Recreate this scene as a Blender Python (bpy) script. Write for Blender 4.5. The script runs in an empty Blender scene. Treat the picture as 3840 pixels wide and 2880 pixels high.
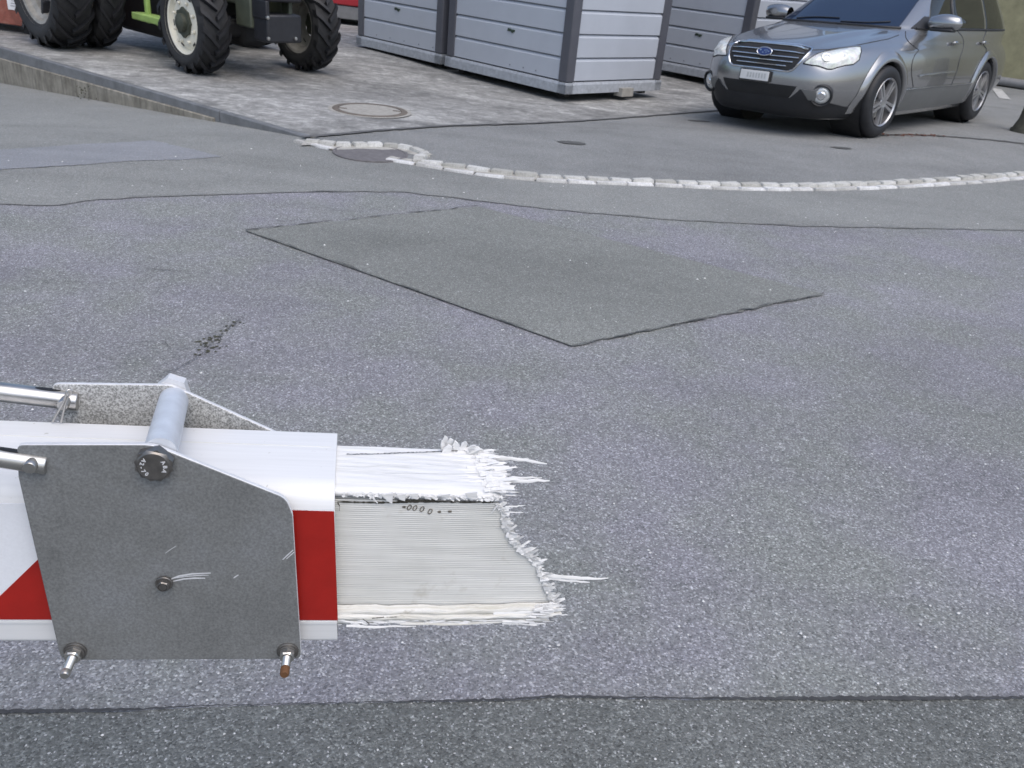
import bpy, bmesh, math, random
from mathutils import Vector, Matrix

# ------------------------------------------------------------------ camera, light, exposure
S = bpy.context.scene
COL = S.collection
CAM_H = 1.344
def make_camera():
    p, r = math.radians(26.67), math.radians(5.79)
    f = Vector((0, math.cos(p), -math.sin(p))); x = Vector((1, 0, 0)); u = x.cross(f)
    c, s = math.cos(r), math.sin(r)
    X = c*x + s*u; Y = -s*x + c*u
    cd = bpy.data.cameras.new('camera')
    cd.sensor_width = 36.0; cd.lens = 36.0*3200/3840
    cd.clip_start = 0.05; cd.clip_end = 600
    cd.dof.use_dof = True; cd.dof.focus_distance = 0.95; cd.dof.aperture_fstop = 26.0
    co = bpy.data.objects.new('camera', cd)
    m = Matrix((X, Y, -f)).transposed().to_4x4(); m.translation = (0, 0, CAM_H)
    co.matrix_world = m
    COL.objects.link(co); S.camera = co
make_camera()

SUN_DIR = Vector((0.25, -0.42, 0.88)).normalized()      # towards the sun, veiled by cloud
W = bpy.data.worlds.new('World'); S.world = W; W.use_nodes = True
nt = W.node_tree; nt.nodes.clear()
sky = nt.nodes.new('ShaderNodeTexSky'); sky.sky_type = 'NISHITA'; sky.sun_disc = False
sky.sun_elevation = math.asin(SUN_DIR.z); sky.sun_rotation = math.atan2(SUN_DIR.x, SUN_DIR.y)
sky.air_density = 1.0; sky.dust_density = 3.0; sky.ozone_density = 1.0
bg = nt.nodes.new('ShaderNodeBackground'); bg.inputs['Strength'].default_value = 0.13
out = nt.nodes.new('ShaderNodeOutputWorld')
nt.links.new(sky.outputs[0], bg.inputs[0]); nt.links.new(bg.outputs[0], out.inputs[0])
sl = bpy.data.lights.new('sun', 'SUN'); sl.energy = 1.0; sl.angle = math.radians(70); sl.color = (1.0, 0.975, 0.94)
so = bpy.data.objects.new('sun', sl); COL.objects.link(so)
so.rotation_euler = SUN_DIR.to_track_quat('Z', 'Y').to_euler(); so.location = (4, 2, 12)
S.view_settings.view_transform = 'Standard'; S.view_settings.look = 'None'
S.view_settings.gamma = 1.0; S.view_settings.use_curve_mapping = False
S.view_settings.exposure = 0.65

# ------------------------------------------------------------------ small helpers
rnd = random.Random(7)
def link(name, mesh, parent=None):
    o = bpy.data.objects.new(name, mesh); COL.objects.link(o)
    if parent is not None: o.parent = parent
    return o
def empty(name, loc=(0, 0, 0), rot=None, matrix=None):
    o = bpy.data.objects.new(name, None); COL.objects.link(o); o.empty_display_size = 0.1
    if matrix is not None: o.matrix_world = matrix
    else:
        o.location = loc
        if rot is not None: o.rotation_euler = rot
    return o
def tag(o, label=None, cat=None, group=None, kind=None):
    if label: o['label'] = label
    if cat: o['category'] = cat
    if group: o['group'] = group
    if kind: o['kind'] = kind
    return o

class MB:
    """collects vertices and faces, then links them as one mesh object"""
    def __init__(s): s.v = []; s.f = []; s.m = []
    def add(s, vs, fs, mi=0):
        b = len(s.v); s.v += [tuple(p) for p in vs]
        s.f += [tuple(b+i for i in q) for q in fs]; s.m += [mi]*len(fs); return b
    def box(s, c, size, M=None, mi=0):
        hx, hy, hz = size[0]/2, size[1]/2, size[2]/2
        vs = [Vector((x, y, z)) for x in (-hx, hx) for y in (-hy, hy) for z in (-hz, hz)]
        vs = [(M @ p if M is not None else p) + Vector(c) for p in vs]
        s.add(vs, [(0, 1, 3, 2), (4, 6, 7, 5), (0, 4, 5, 1), (2, 3, 7, 6), (0, 2, 6, 4), (1, 5, 7, 3)], mi)
    def hexa(s, bottom, top, mi=0):
        s.add(list(bottom)+list(top), [(3, 2, 1, 0), (4, 5, 6, 7)]+[(i, (i+1) % 4, 4+(i+1) % 4, 4+i) for i in range(4)], mi)
    def prism(s, pts, vec, mi=0):
        n = len(pts); vec = Vector(vec); P = [Vector(p) for p in pts]
        s.add(P+[p+vec for p in P], [tuple(range(n))[::-1], tuple(range(n, 2*n))]+[(i, (i+1) % n, n+(i+1) % n, n+i) for i in range(n)], mi)
    def tube(s, pts, r, k=12, cap=True, mi=0, squash=None):
        P = [Vector(p) for p in pts]; rs = r if isinstance(r, (list, tuple)) else [r]*len(P)
        up = None; rings = []
        for i, p in enumerate(P):
            t = (P[min(i+1, len(P)-1)]-P[max(i-1, 0)]).normalized()
            if up is None:
                a = Vector((0, 0, 1)) if abs(t.z) < 0.9 else Vector((1, 0, 0)); up = (a - t*a.dot(t)).normalized()
            else: up = (up - t*up.dot(t)).normalized()
            w = t.cross(up)
            rings.append([p + (up*math.cos(2*math.pi*j/k)+w*math.sin(2*math.pi*j/k))*rs[i] for j in range(k)])
        vs = [q for R in rings for q in R]; fs = []
        for i in range(len(P)-1):
            for j in range(k): fs.append((i*k+j, i*k+(j+1) % k, (i+1)*k+(j+1) % k, (i+1)*k+j))
        if cap: fs += [tuple(range(k))[::-1], tuple(range((len(P)-1)*k, len(P)*k))]
        s.add(vs, fs, mi)
    def lathe(s, prof, k=32, M=None, mi=0, close=False):
        """prof: (radius, height) pairs turned round Z; M places it"""
        vs = []; n = len(prof)
        for r, z in prof:
            for j in range(k):
                a = 2*math.pi*j/k; p = Vector((r*math.cos(a), r*math.sin(a), z)); vs.append(M @ p if M is not None else p)
        fs = []
        for i in range(n if close else n-1):
            i2 = (i+1) % n
            for j in range(k): fs.append((i*k+j, i*k+(j+1) % k, i2*k+(j+1) % k, i2*k+j))
        s.add(vs, fs, mi)
    def grid(s, rows, mi=0):
        """rows of points joined as quads"""
        n = len(rows[0]); vs = [p for R in rows for p in R]
        s.add(vs, [(i*n+j, i*n+j+1, (i+1)*n+j+1, (i+1)*n+j) for i in range(len(rows)-1) for j in range(n-1)], mi)
    def mesh(s, name, mats, smooth=None, merge=True):
        me = bpy.data.meshes.new(name); me.from_pydata(s.v, [], s.f)
        mats = mats if isinstance(mats, (list, tuple)) else [mats]
        for m in mats: me.materials.append(m)
        for p, i in zip(me.polygons, s.m): p.material_index = i
        bm = bmesh.new(); bm.from_mesh(me)
        if merge: bmesh.ops.remove_doubles(bm, verts=bm.verts, dist=1e-5)
        bmesh.ops.recalc_face_normals(bm, faces=bm.faces); bm.to_mesh(me); bm.free()
        if smooth is not None:
            me.polygons.foreach_set('use_smooth', [True]*len(me.polygons))
            if smooth < 179: me.set_sharp_from_angle(angle=math.radians(smooth))
        me.update(); return me
    def build(s, name, mats, parent=None, smooth=None, bevel=0, seg=2, merge=True):
        o = link(name, s.mesh(name, mats, smooth, merge), parent)
        if bevel:
            b = o.modifiers.new('edge', 'BEVEL'); b.width = bevel; b.segments = seg; b.limit_method = 'ANGLE'; b.angle_limit = math.radians(32)
            b.harden_normals = False
            if smooth is None:
                o.data.polygons.foreach_set('use_smooth', [True]*len(o.data.polygons)); o.data.set_sharp_from_angle(angle=math.radians(50))
        return o

def axis_matrix(origin, z, x=None):
    z = Vector(z).normalized(); a = Vector(x) if x is not None else (Vector((0, 0, 1)) if abs(z.z) < 0.9 else Vector((1, 0, 0)))
    x = (a - z*a.dot(z)).normalized(); y = z.cross(x)
    m = Matrix((x, y, z)).transposed().to_4x4(); m.translation = origin; return m

# ------------------------------------------------------------------ materials
class Mat:
    """a Principled material with a few node helpers"""
    def __init__(s, name, col=(0.5, 0.5, 0.5), rough=0.6, metal=0.0, **kw):
        s.m = bpy.data.materials.new(name); s.m.use_nodes = True; s.t = s.m.node_tree; s.b = s.t.nodes['Principled BSDF']
        s.b.inputs['Base Color'].default_value = (*col, 1); s.b.inputs['Roughness'].default_value = rough; s.b.inputs['Metallic'].default_value = metal
        for k, v in kw.items(): s.b.inputs[k.replace('_', ' ')].default_value = v
        s.col = col; s._co = None
    def n(s, ty, **kw):
        q = s.t.nodes.new('ShaderNode'+ty)
        for k, v in kw.items(): setattr(q, k, v)
        return q
    def l(s, a, b): s.t.links.new(a, b)
    def co(s, scale=(1, 1, 1), rot=(0, 0, 0)):
        tc = s.n('TexCoord'); mp = s.n('Mapping'); mp.inputs['Scale'].default_value = scale; mp.inputs['Rotation'].default_value = rot
        s.l(tc.outputs['Object'], mp.inputs['Vector']); return mp.outputs[0]
    def noise(s, co, scale, detail=4, rough=0.6, dist=0):
        q = s.n('TexNoise'); q.inputs['Scale'].default_value = scale; q.inputs['Detail'].default_value = detail
        q.inputs['Roughness'].default_value = rough; q.inputs['Distortion'].default_value = dist; s.l(co, q.inputs['Vector']); return q.outputs['Fac']
    def vor(s, co, scale, feature='F1', out='Color'):
        q = s.n('TexVoronoi'); q.feature = feature; q.inputs['Scale'].default_value = scale; s.l(co, q.inputs['Vector']); return q.outputs[out]
    def ramp(s, fac, stops, interp='LINEAR'):
        q = s.n('ValToRGB'); q.color_ramp.interpolation = interp; e = q.color_ramp.elements
        for i, (p, c) in enumerate(stops):
            el = e[i] if i < 2 else e.new(p)
            el.position = p; el.color = (*c, 1) if isinstance(c, (tuple, list)) else (c, c, c, 1)
        s.l(fac, q.inputs[0]); return q.outputs[0]
    def mix(s, a, b, fac, mode='MIX'):
        q = s.n('Mix'); q.data_type = 'RGBA'; q.blend_type = mode
        for v, i in ((fac, 0), (a, 6), (b, 7)):
            if isinstance(v, (int, float)): q.inputs[i].default_value = v
            elif isinstance(v, (tuple, list)): q.inputs[i].default_value = (*v, 1)
            else: s.l(v, q.inputs[i])
        return q.outputs[2]
    def math(s, op, a, b=0.0, clamp=False):
        q = s.n('Math', operation=op); q.use_clamp = clamp
        for v, i in ((a, 0), (b, 1)):
            if isinstance(v, (int, float)): q.inputs[i].default_value = v
            else: s.l(v, q.inputs[i])
        return q.outputs[0]
    def base(s, c): s.l(c, s.b.inputs['Base Color']); return s
    def rough(s, c): s.l(c, s.b.inputs['Roughness']); return s
    def bump(s, h, strength=0.3, dist=0.01):
        q = s.n('Bump'); q.inputs['Strength'].default_value = strength; q.inputs['Distance'].default_value = dist
        s.l(h, q.inputs['Height']); s.l(q.outputs[0], s.b.inputs['Normal']); return s

def asphalt(name, base, light, fleck=0.5, cell=95, mottle=0.25, tint=None):
    """binder with angular aggregate: every chipping its own tone, a few bright ones, some pits"""
    m = Mat(name, base, 0.86); m.b.inputs['Specular IOR Level'].default_value = 0.35
    co = m.co()
    big = m.noise(co, 0.55, 5, 0.62); mid = m.noise(co, 2.6, 6, 0.7); tone = m.noise(co, 1.7, 4, 0.6)
    sep = m.n('SeparateColor'); m.l(m.vor(co, cell), sep.inputs[0])
    sep2 = m.n('SeparateColor'); m.l(m.vor(co, cell*0.5), sep2.inputs[0])
    # every chipping has its own tone: most sit near the binder, some are pale, some dark
    chip = m.ramp(sep.outputs[0], [(0.0, 0.50), (0.18, 0.80), (0.62, 1.0), (0.82, 1.22), (0.95, 1.65), (1.0, 2.1)])
    big_chip = m.ramp(sep2.outputs[1], [(0.0, 0.62), (0.12, 0.95), (0.88, 1.0), (0.96, 1.35), (1.0, 1.7)])
    col = m.mix(base, light, m.ramp(mid, [(0.3, 0.0), (0.75, 1.0)]))
    if tint is not None: col = m.mix(col, tint, m.ramp(tone, [(0.40, 0.0), (0.60, 1.0)]))
    col = m.mix(col, chip, fleck, 'MULTIPLY'); col = m.mix(col, big_chip, fleck*0.7, 'MULTIPLY')
    col = m.mix(col, m.ramp(big, [(0.25, 1.0-mottle), (0.5, 1.0), (0.75, 1.0+mottle*0.6)]), 1.0, 'MULTIPLY')
    spark = m.ramp(sep.outputs[2], [(0.975, 0.0), (0.988, 1.0)])
    col = m.mix(col, (0.58, 0.58, 0.59), m.math('MULTIPLY', spark, 0.6*fleck))
    pit = m.ramp(m.noise(co, 21, 5, 0.78), [(0.24, 1.0), (0.33, 0.0)])
    col = m.mix(col, m.ramp(m.noise(m.co((0.35, 1.3, 1)), 1.1, 6, 0.65, 0.8), [(0.3, 0.86), (0.5, 1.0), (0.7, 1.09)]), 1.0, 'MULTIPLY')
    col = m.mix(col, (0.03, 0.03, 0.035), m.math('MULTIPLY', pit, 0.5))
    m.base(col)
    d = m.vor(co, cell, 'F1', 'Distance')
    hgt = m.math('ADD', m.math('MULTIPLY', d, -0.8), m.math('MULTIPLY', m.noise(co, 60, 3), 0.8))
    m.bump(hgt, 0.55, 0.006)
    return m.m

M = {}
M['road'] = asphalt('worn road asphalt', (0.196, 0.196, 0.214), (0.236, 0.236, 0.258), 0.92, 235, 0.12, (0.200, 0.209, 0.203))
M['band'] = asphalt('newer asphalt', (0.204, 0.210, 0.203), (0.238, 0.244, 0.236), 0.6, 260, 0.12)
M['patch'] = asphalt('asphalt repair', (0.180, 0.188, 0.177), (0.208, 0.216, 0.205), 0.7, 260, 0.10)
M['front'] = asphalt('dark coarse asphalt', (0.118, 0.125, 0.121), (0.154, 0.161, 0.157), 1.0, 255, 0.12)
M['yard'] = asphalt('yard asphalt', (0.190, 0.195, 0.193), (0.230, 0.235, 0.233), 0.6, 260, 0.20)
M['worn'] = asphalt('pale smooth asphalt', (0.225, 0.236, 0.252), (0.252, 0.260, 0.278), 0.4, 260, 0.12)
def concrete_pad():
    m = Mat('stained concrete', (0.25, 0.25, 0.245), 0.85); co = m.co(); st = m.co((1.0, 1.9, 1.0), (0, 0, math.radians(-35)))
    a = m.noise(st, 1.0, 9, 0.72, 1.2); b = m.noise(co, 8, 9, 0.82, 0.7); c = m.noise(co, 0.5, 4, 0.6)
    col = m.ramp(a, [(0.30, (0.14, 0.142, 0.142)), (0.44, (0.22, 0.22, 0.213)), (0.58, (0.31, 0.31, 0.30)), (0.72, (0.50, 0.50, 0.49))])
    col = m.mix(col, m.ramp(b, [(0.34, 0.55), (0.52, 1.0), (0.64, 1.6)]), 0.95, 'MULTIPLY')
    col = m.mix(col, m.ramp(c, [(0.35, 0.75), (0.65, 1.1)]), 1.0, 'MULTIPLY')
    m.base(col); m.bump(b, 0.4, 0.01); return m.m
M['pad'] = concrete_pad()
def kerb_concrete():
    m = Mat('weathered kerb concrete', (0.25, 0.235, 0.20), 0.9); co = m.co(); a = m.noise(co, 6, 6, 0.7); b = m.noise(m.co((8, 8, 1.2)), 3, 4)
    col = m.ramp(a, [(0.3, (0.17, 0.155, 0.125)), (0.6, (0.29, 0.27, 0.225)), (0.75, (0.40, 0.38, 0.34))])
    m.base(m.mix(col, m.ramp(b, [(0.35, 0.7), (0.6, 1.05)]), 1.0, 'MULTIPLY')); m.bump(a, 0.4, 0.01); return m.m
M['kerb'] = kerb_concrete()
def granite(name, lo, hi):
    m = Mat(name, lo, 0.8); co = m.co(); a = m.noise(co, 9, 5, 0.7); b = m.noise(co, 90, 2)
    oi = m.n('ObjectInfo')
    c = m.mix(m.ramp(a, [(0.3, lo), (0.65, hi)]), m.ramp(b, [(0.3, 0.75), (0.7, 1.2)]), 0.7, 'MULTIPLY')
    m.base(m.mix(c, m.ramp(oi.outputs['Random'], [(0.0, (0.72, 0.71, 0.68)), (1.0, (1.12, 1.12, 1.12))]), 1.0, 'MULTIPLY')); m.bump(a, 0.5, 0.01); return m.m
M['sett'] = granite('pale granite', (0.46, 0.46, 0.455), (0.68, 0.68, 0.68))
M['sett_face'] = granite('weathered granite', (0.38, 0.38, 0.355), (0.60, 0.60, 0.585))
def simple(name, col, rough=0.6, metal=0.0, var=0.2, scale=12, bump=0.0, detail=5, **kw):
    m = Mat(name, col, rough, metal, **kw); co = m.co(); a = m.noise(co, scale, detail, 0.65)
    m.base(m.mix(col, m.ramp(a, [(0.28, 1-var), (0.72, 1+var)]), 1.0, 'MULTIPLY'))
    if bump: m.bump(a, bump, 0.005)
    return m.m
def plate_steel(name, lo, hi, scale, rough, metal, lowp=0.38, hip=0.62):
    m = Mat(name, lo, rough, metal); co = m.co(); a = m.noise(co, scale, 3, 0.62); b = m.noise(co, 14, 5, 0.6); c = m.noise(co, scale*3, 2)
    col = m.ramp(m.math('ADD', m.math('MULTIPLY', a, 0.7), m.math('MULTIPLY', c, 0.3)), [(lowp, lo), (hip, hi)])
    m.base(m.mix(col, m.ramp(b, [(0.28, (0.80, 0.80, 0.80)), (0.5, (1.0, 1.0, 1.0)), (0.72, (1.13, 1.14, 1.18))]), 1.0, 'MULTIPLY')); m.bump(a, 0.12, 0.001); return m.m
M['plate'] = plate_steel('dull galvanised plate', (0.138, 0.143, 0.142), (0.212, 0.219, 0.218), 430, 0.55, 0.15)
M['plate_back'] = plate_steel('speckled galvanised plate', (0.20, 0.20, 0.19), (0.60, 0.60, 0.58), 620, 0.6, 0.1, 0.42, 0.60)
M['plate_edge'] = simple('bright zinc edge', (0.62, 0.63, 0.65), 0.5, 0.2, 0.12, 60)
M['zinc'] = simple('zinc coated tube', (0.62, 0.65, 0.70), 0.42, 0.35, 0.12, 40)
M['steel'] = simple('stainless steel', (0.50, 0.49, 0.47), 0.30, 0.95, 0.15, 50)
M['bolt'] = simple('dark bolt steel', (0.20, 0.19, 0.18), 0.38, 0.85, 0.25, 90)
M['rust'] = simple('rusty stud end', (0.15, 0.072, 0.032), 0.7, 0.3, 0.3, 120)
def white_paint():
    m = Mat('white coated profile', (0.80, 0.81, 0.82), 0.35); co = m.co(); a = m.noise(co, 5, 4); b = m.noise(co, 120, 2, 0.6); st = m.noise(m.co((2, 60, 60)), 3, 4)
    c = m.mix((0.64, 0.65, 0.66), (0.70, 0.705, 0.71), a)
    c = m.mix(c, m.ramp(st, [(0.3, 0.93), (0.6, 1.0)]), 1.0, 'MULTIPLY')
    m.base(m.mix(c, (0.35, 0.34, 0.30), m.ramp(b, [(0.24, 0.6), (0.28, 0.0)]))); return m.m
M['white'] = white_paint()
M['white_film'] = simple('white reflective film', (0.70, 0.72, 0.76), 0.4, 0, 0.04, 400)
M['lip'] = simple('grimy white profile', (0.66, 0.66, 0.63), 0.5, 0, 0.10, 14)
M['red'] = simple('red reflective film', (0.32, 0.011, 0.007), 0.35, 0, 0.12, 30)
def grp():
    m = Mat('ribbed glass fibre', (0.5, 0.5, 0.48), 0.55); co = m.co((1, 1, 1)); a = m.noise(co, 9, 5, 0.6); b = m.noise(m.co((3, 100, 100)), 4, 3)
    c = m.mix((0.58, 0.58, 0.55), (0.66, 0.66, 0.635), m.ramp(a, [(0.35, 0.0), (0.65, 1.0)]))
    d = m.noise(co, 22, 4, 0.7)
    c = m.mix(c, (0.36, 0.33, 0.26), m.ramp(d, [(0.62, 0.0), (0.78, 0.55)]))
    m.base(m.mix(c, m.ramp(b, [(0.3, 0.88), (0.7, 1.06)]), 1.0, 'MULTIPLY')); return m.m
M['grp'] = grp()
def fibre():
    m = Mat('torn white glass fibre', (0.80, 0.80, 0.79), 0.7); co = m.co((2.5, 40, 40)); a = m.noise(co, 6, 5, 0.7); b = m.noise(m.co(), 60, 4, 0.7)
    c = m.mix((0.58, 0.58, 0.56), (0.70, 0.70, 0.70), m.ramp(a, [(0.3, 0.0), (0.55, 1.0)]))
    m.base(m.mix(c, (0.38, 0.36, 0.32), m.ramp(b, [(0.24, 0.7), (0.31, 0.0)]))); m.bump(a, 0.35, 0.002)
    m.b.inputs['Subsurface Weight'].default_value = 0.0; return m.m
M['fibre'] = fibre()
def fibre_dirty():
    m = Mat('dirty torn glass fibre', (0.62, 0.61, 0.57), 0.75); co = m.co((2.0, 40, 40)); a = m.noise(co, 5, 6, 0.75); b = m.noise(m.co((1, 3, 3)), 26, 5, 0.75)
    c = m.ramp(a, [(0.3, (0.46, 0.44, 0.37)), (0.48, (0.60, 0.59, 0.55)), (0.66, (0.70, 0.70, 0.68))])
    m.base(m.mix(c, (0.24, 0.21, 0.14), m.ramp(b, [(0.60, 0.0), (0.74, 0.7)]))); m.bump(a, 0.5, 0.002); return m.m
M['fibre_dirty'] = fibre_dirty()
M['grime'] = simple('black grime', (0.05, 0.045, 0.035), 0.95, 0, 0.4, 90)
M['bitumen'] = simple('bitumen joint', (0.045, 0.046, 0.048), 0.8, 0, 0.35, 40)
M['panel_joint'] = simple('mid grey joint strip', (0.20, 0.21, 0.235), 0.5, 0, 0.05, 5)  # mid grey strip in the recessed joints between container panels
M['faint_seam'] = simple('filled asphalt joint', (0.115, 0.117, 0.117), 0.9, 0, 0.3, 25)
M['pad_seam'] = simple('grey joint filler', (0.105, 0.107, 0.108), 0.9, 0, 0.3, 20)
M['smudge'] = simple('brown grime smudge', (0.15, 0.135, 0.11), 0.95, 0, 0.4, 200)
M['seam'] = simple('dark asphalt joint', (0.080, 0.082, 0.080), 0.9, 0, 0.35, 30)
M['moss'] = simple('dry moss', (0.055, 0.056, 0.038), 0.95, 0, 0.5, 60)
M['rubber'] = simple('tyre rubber', (0.011, 0.0115, 0.014), 0.6, 0, 0.35, 14)
M['rubber_side'] = simple('dusty tyre sidewall', (0.020, 0.0205, 0.022), 0.75, 0, 0.25, 9)
M['cream'] = simple('cream wheel paint', (0.72, 0.69, 0.58), 0.4, 0, 0.08, 9)
M['grey_rim'] = simple('dirty grey rim', (0.30, 0.29, 0.265), 0.6, 0.1, 0.3, 10)
M['olive'] = simple('olive paint', (0.070, 0.080, 0.058), 0.5, 0, 0.18, 8)
M['dark_olive'] = simple('dark hub casting', (0.050, 0.056, 0.040), 0.6, 0, 0.25, 12)
M['lime'] = simple('lime green paint', (0.29, 0.42, 0.13), 0.45, 0, 0.15, 10)
M['black'] = simple('black painted steel', (0.017, 0.018, 0.022), 0.5, 0, 0.25, 12)
M['oily'] = simple('oily black steel', (0.010, 0.010, 0.011), 0.6, 0, 0.3, 15)
def rusty_red():
    m = Mat('rusty red paint', (0.3, 0.1, 0.07), 0.75); co = m.co(); a = m.noise(co, 5, 6, 0.7, 0.4)
    m.base(m.ramp(a, [(0.30, (0.13, 0.055, 0.038)), (0.5, (0.27, 0.085, 0.06)), (0.7, (0.33, 0.16, 0.12))])); return m.m
M['rusty'] = rusty_red()
M['paper'] = simple('white paper', (0.75, 0.75, 0.76), 0.7, 0, 0.05, 10)
M['print'] = simple('grey print', (0.33, 0.33, 0.35), 0.7)
M['red_body'] = simple('red machine paint', (0.36, 0.022, 0.030), 0.4, 0, 0.1, 6)
M['grey_base'] = simple('grey machine base', (0.20, 0.20, 0.20), 0.6, 0, 0.15, 8)
M['letter'] = simple('white lettering', (0.62, 0.55, 0.55), 0.6)
M['panel'] = simple('light grey coated sheet', (0.415, 0.445, 0.495), 0.42, 0, 0.05, 2.2, 0.0)
M['post'] = simple('anthracite post', (0.085, 0.088, 0.104), 0.45, 0, 0.1, 5)
M['rail'] = simple('galvanised rail', (0.36, 0.385, 0.42), 0.55, 0.1, 0.22, 22)
M['slot'] = simple('dark green latch', (0.035, 0.055, 0.038), 0.6)
M['iron'] = simple('brown cast iron', (0.145, 0.125, 0.105), 0.75, 0.2, 0.25, 20)
M['lid_fill'] = simple('concrete lid filling', (0.30, 0.29, 0.265), 0.85, 0, 0.2, 18, 0.3)
M['drain_iron'] = simple('dark drain iron', (0.150, 0.143, 0.146), 0.8, 0.2, 0.25, 20)
M['mortar'] = simple('pale mortar', (0.36, 0.35, 0.32), 0.9, 0, 0.3, 14, 0.3)
M['wall'] = simple('ochre rough render', (0.27, 0.255, 0.155), 0.95, 0, 0.2, 5, 0.5)
M['white_line'] = simple('worn white road paint', (0.42, 0.42, 0.41), 0.8, 0, 0.25, 15)
M['stone'] = simple('mossy dark stone', (0.070, 0.070, 0.055), 0.9, 0, 0.45, 12, 0.5)
M['leaf'] = simple('dead leaves', (0.10, 0.035, 0.02), 0.9, 0, 0.5, 30)
M['edge_steel'] = simple('steel kerb edge', (0.19, 0.195, 0.20), 0.55, 0.3, 0.25, 8)
def car_paint():
    m = Mat('silver grey car paint', (0.24, 0.245, 0.255), 0.26, 0.85); m.b.inputs['Coat Weight'].default_value = 0.8; m.b.inputs['Coat Roughness'].default_value = 0.04
    co = m.co(); a = m.noise(co, 2.5, 4); m.base(m.mix((0.32, 0.323, 0.33), (0.37, 0.373, 0.38), a)); return m.m
M['paint'] = car_paint()
M['clad'] = simple('grey lower cladding', (0.16, 0.165, 0.165), 0.42, 0.4, 0.08, 4)
M['plastic'] = simple('black bumper plastic', (0.014, 0.015, 0.018), 0.55, 0, 0.15, 10)
M['chrome'] = simple('chrome', (0.72, 0.73, 0.75), 0.12, 1.0, 0.04, 10)
M['alloy'] = simple('alloy wheel', (0.42, 0.42, 0.43), 0.32, 0.85, 0.1, 10)
M['glass'] = simple('dark car glass', (0.010, 0.020, 0.045), 0.03, 0, 0.05, 4, **{'Coat_Weight': 0.2, 'Specular_IOR_Level': 0.35})
M['side_glass'] = simple('side car glass', (0.022, 0.024, 0.022), 0.05, 0, 0.05, 4)
M['emblem'] = simple('blue badge', (0.03, 0.05, 0.16), 0.25)
def headlamp():
    m = Mat('hazy headlamp lens', (0.7, 0.71, 0.68), 0.12); m.b.inputs['Coat Weight'].default_value = 1.0; m.b.inputs['Coat Roughness'].default_value = 0.03
    co = m.co(); a = m.vor(co, 22); b = m.noise(co, 18, 4, 0.7)
    m.base(m.mix(m.ramp(b, [(0.3, (0.44, 0.45, 0.43)), (0.65, (0.80, 0.81, 0.77))]), a, 0.06)); return m.m
M['lens'] = headlamp()
M['foglens'] = simple('fog lamp glass', (0.62, 0.63, 0.62), 0.15, 0.3, 0.3, 26)
M['plate_white'] = simple('number plate white', (0.62, 0.62, 0.62), 0.4, 0, 0.04, 20)
M['plate_smudge'] = simple('unreadable number plate characters', (0.44, 0.45, 0.45), 0.5, 0, 0.2, 60)

# ------------------------------------------------------------------ ground heights
KX, KY = -1.716, 6.354                                   # corner where the kerb meets the stone row
KDX, KDY = -0.8123, 0.5832                               # direction along the kerb, away from the corner
CARX, CARY, CARYAW = 2.676, 9.317, math.radians(-132.4)
def smooth(a, b, x):
    t = min(1.0, max(0.0, (x-a)/(b-a))); return t*t*(3-2*t)
def zroad(x, y):
    """the road falls away along the kerb to the left"""
    s = (x-KX)*KDX + (y-KY)*KDY; dd = -((x-KX)*KDY*-1 + (y-KY)*KDX)
    d = max(0.0, (x-KX)*(-KDY) + (y-KY)*(KDX)) if False else abs(dd)
    return -0.072*max(0.0, s)*math.exp(-(d/4.0)**2)
def zyard(x, y):
    """yard level with the slight cross fall the parked car stands on"""
    dx, dy = x-CARX, y-CARY; r = math.hypot(dx+0.9, dy+1.0-2.0)
    s = -math.sin(CARYAW)*dx + math.cos(CARYAW)*dy
    ys = 5.7 + 0.1*x + 0.085*x*x
    return 0.012 + 0.046*max(-1.3, min(1.6, s))*math.exp(-(r/3.6)**6)*smooth(0.1, 1.3, y-ys)
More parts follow.
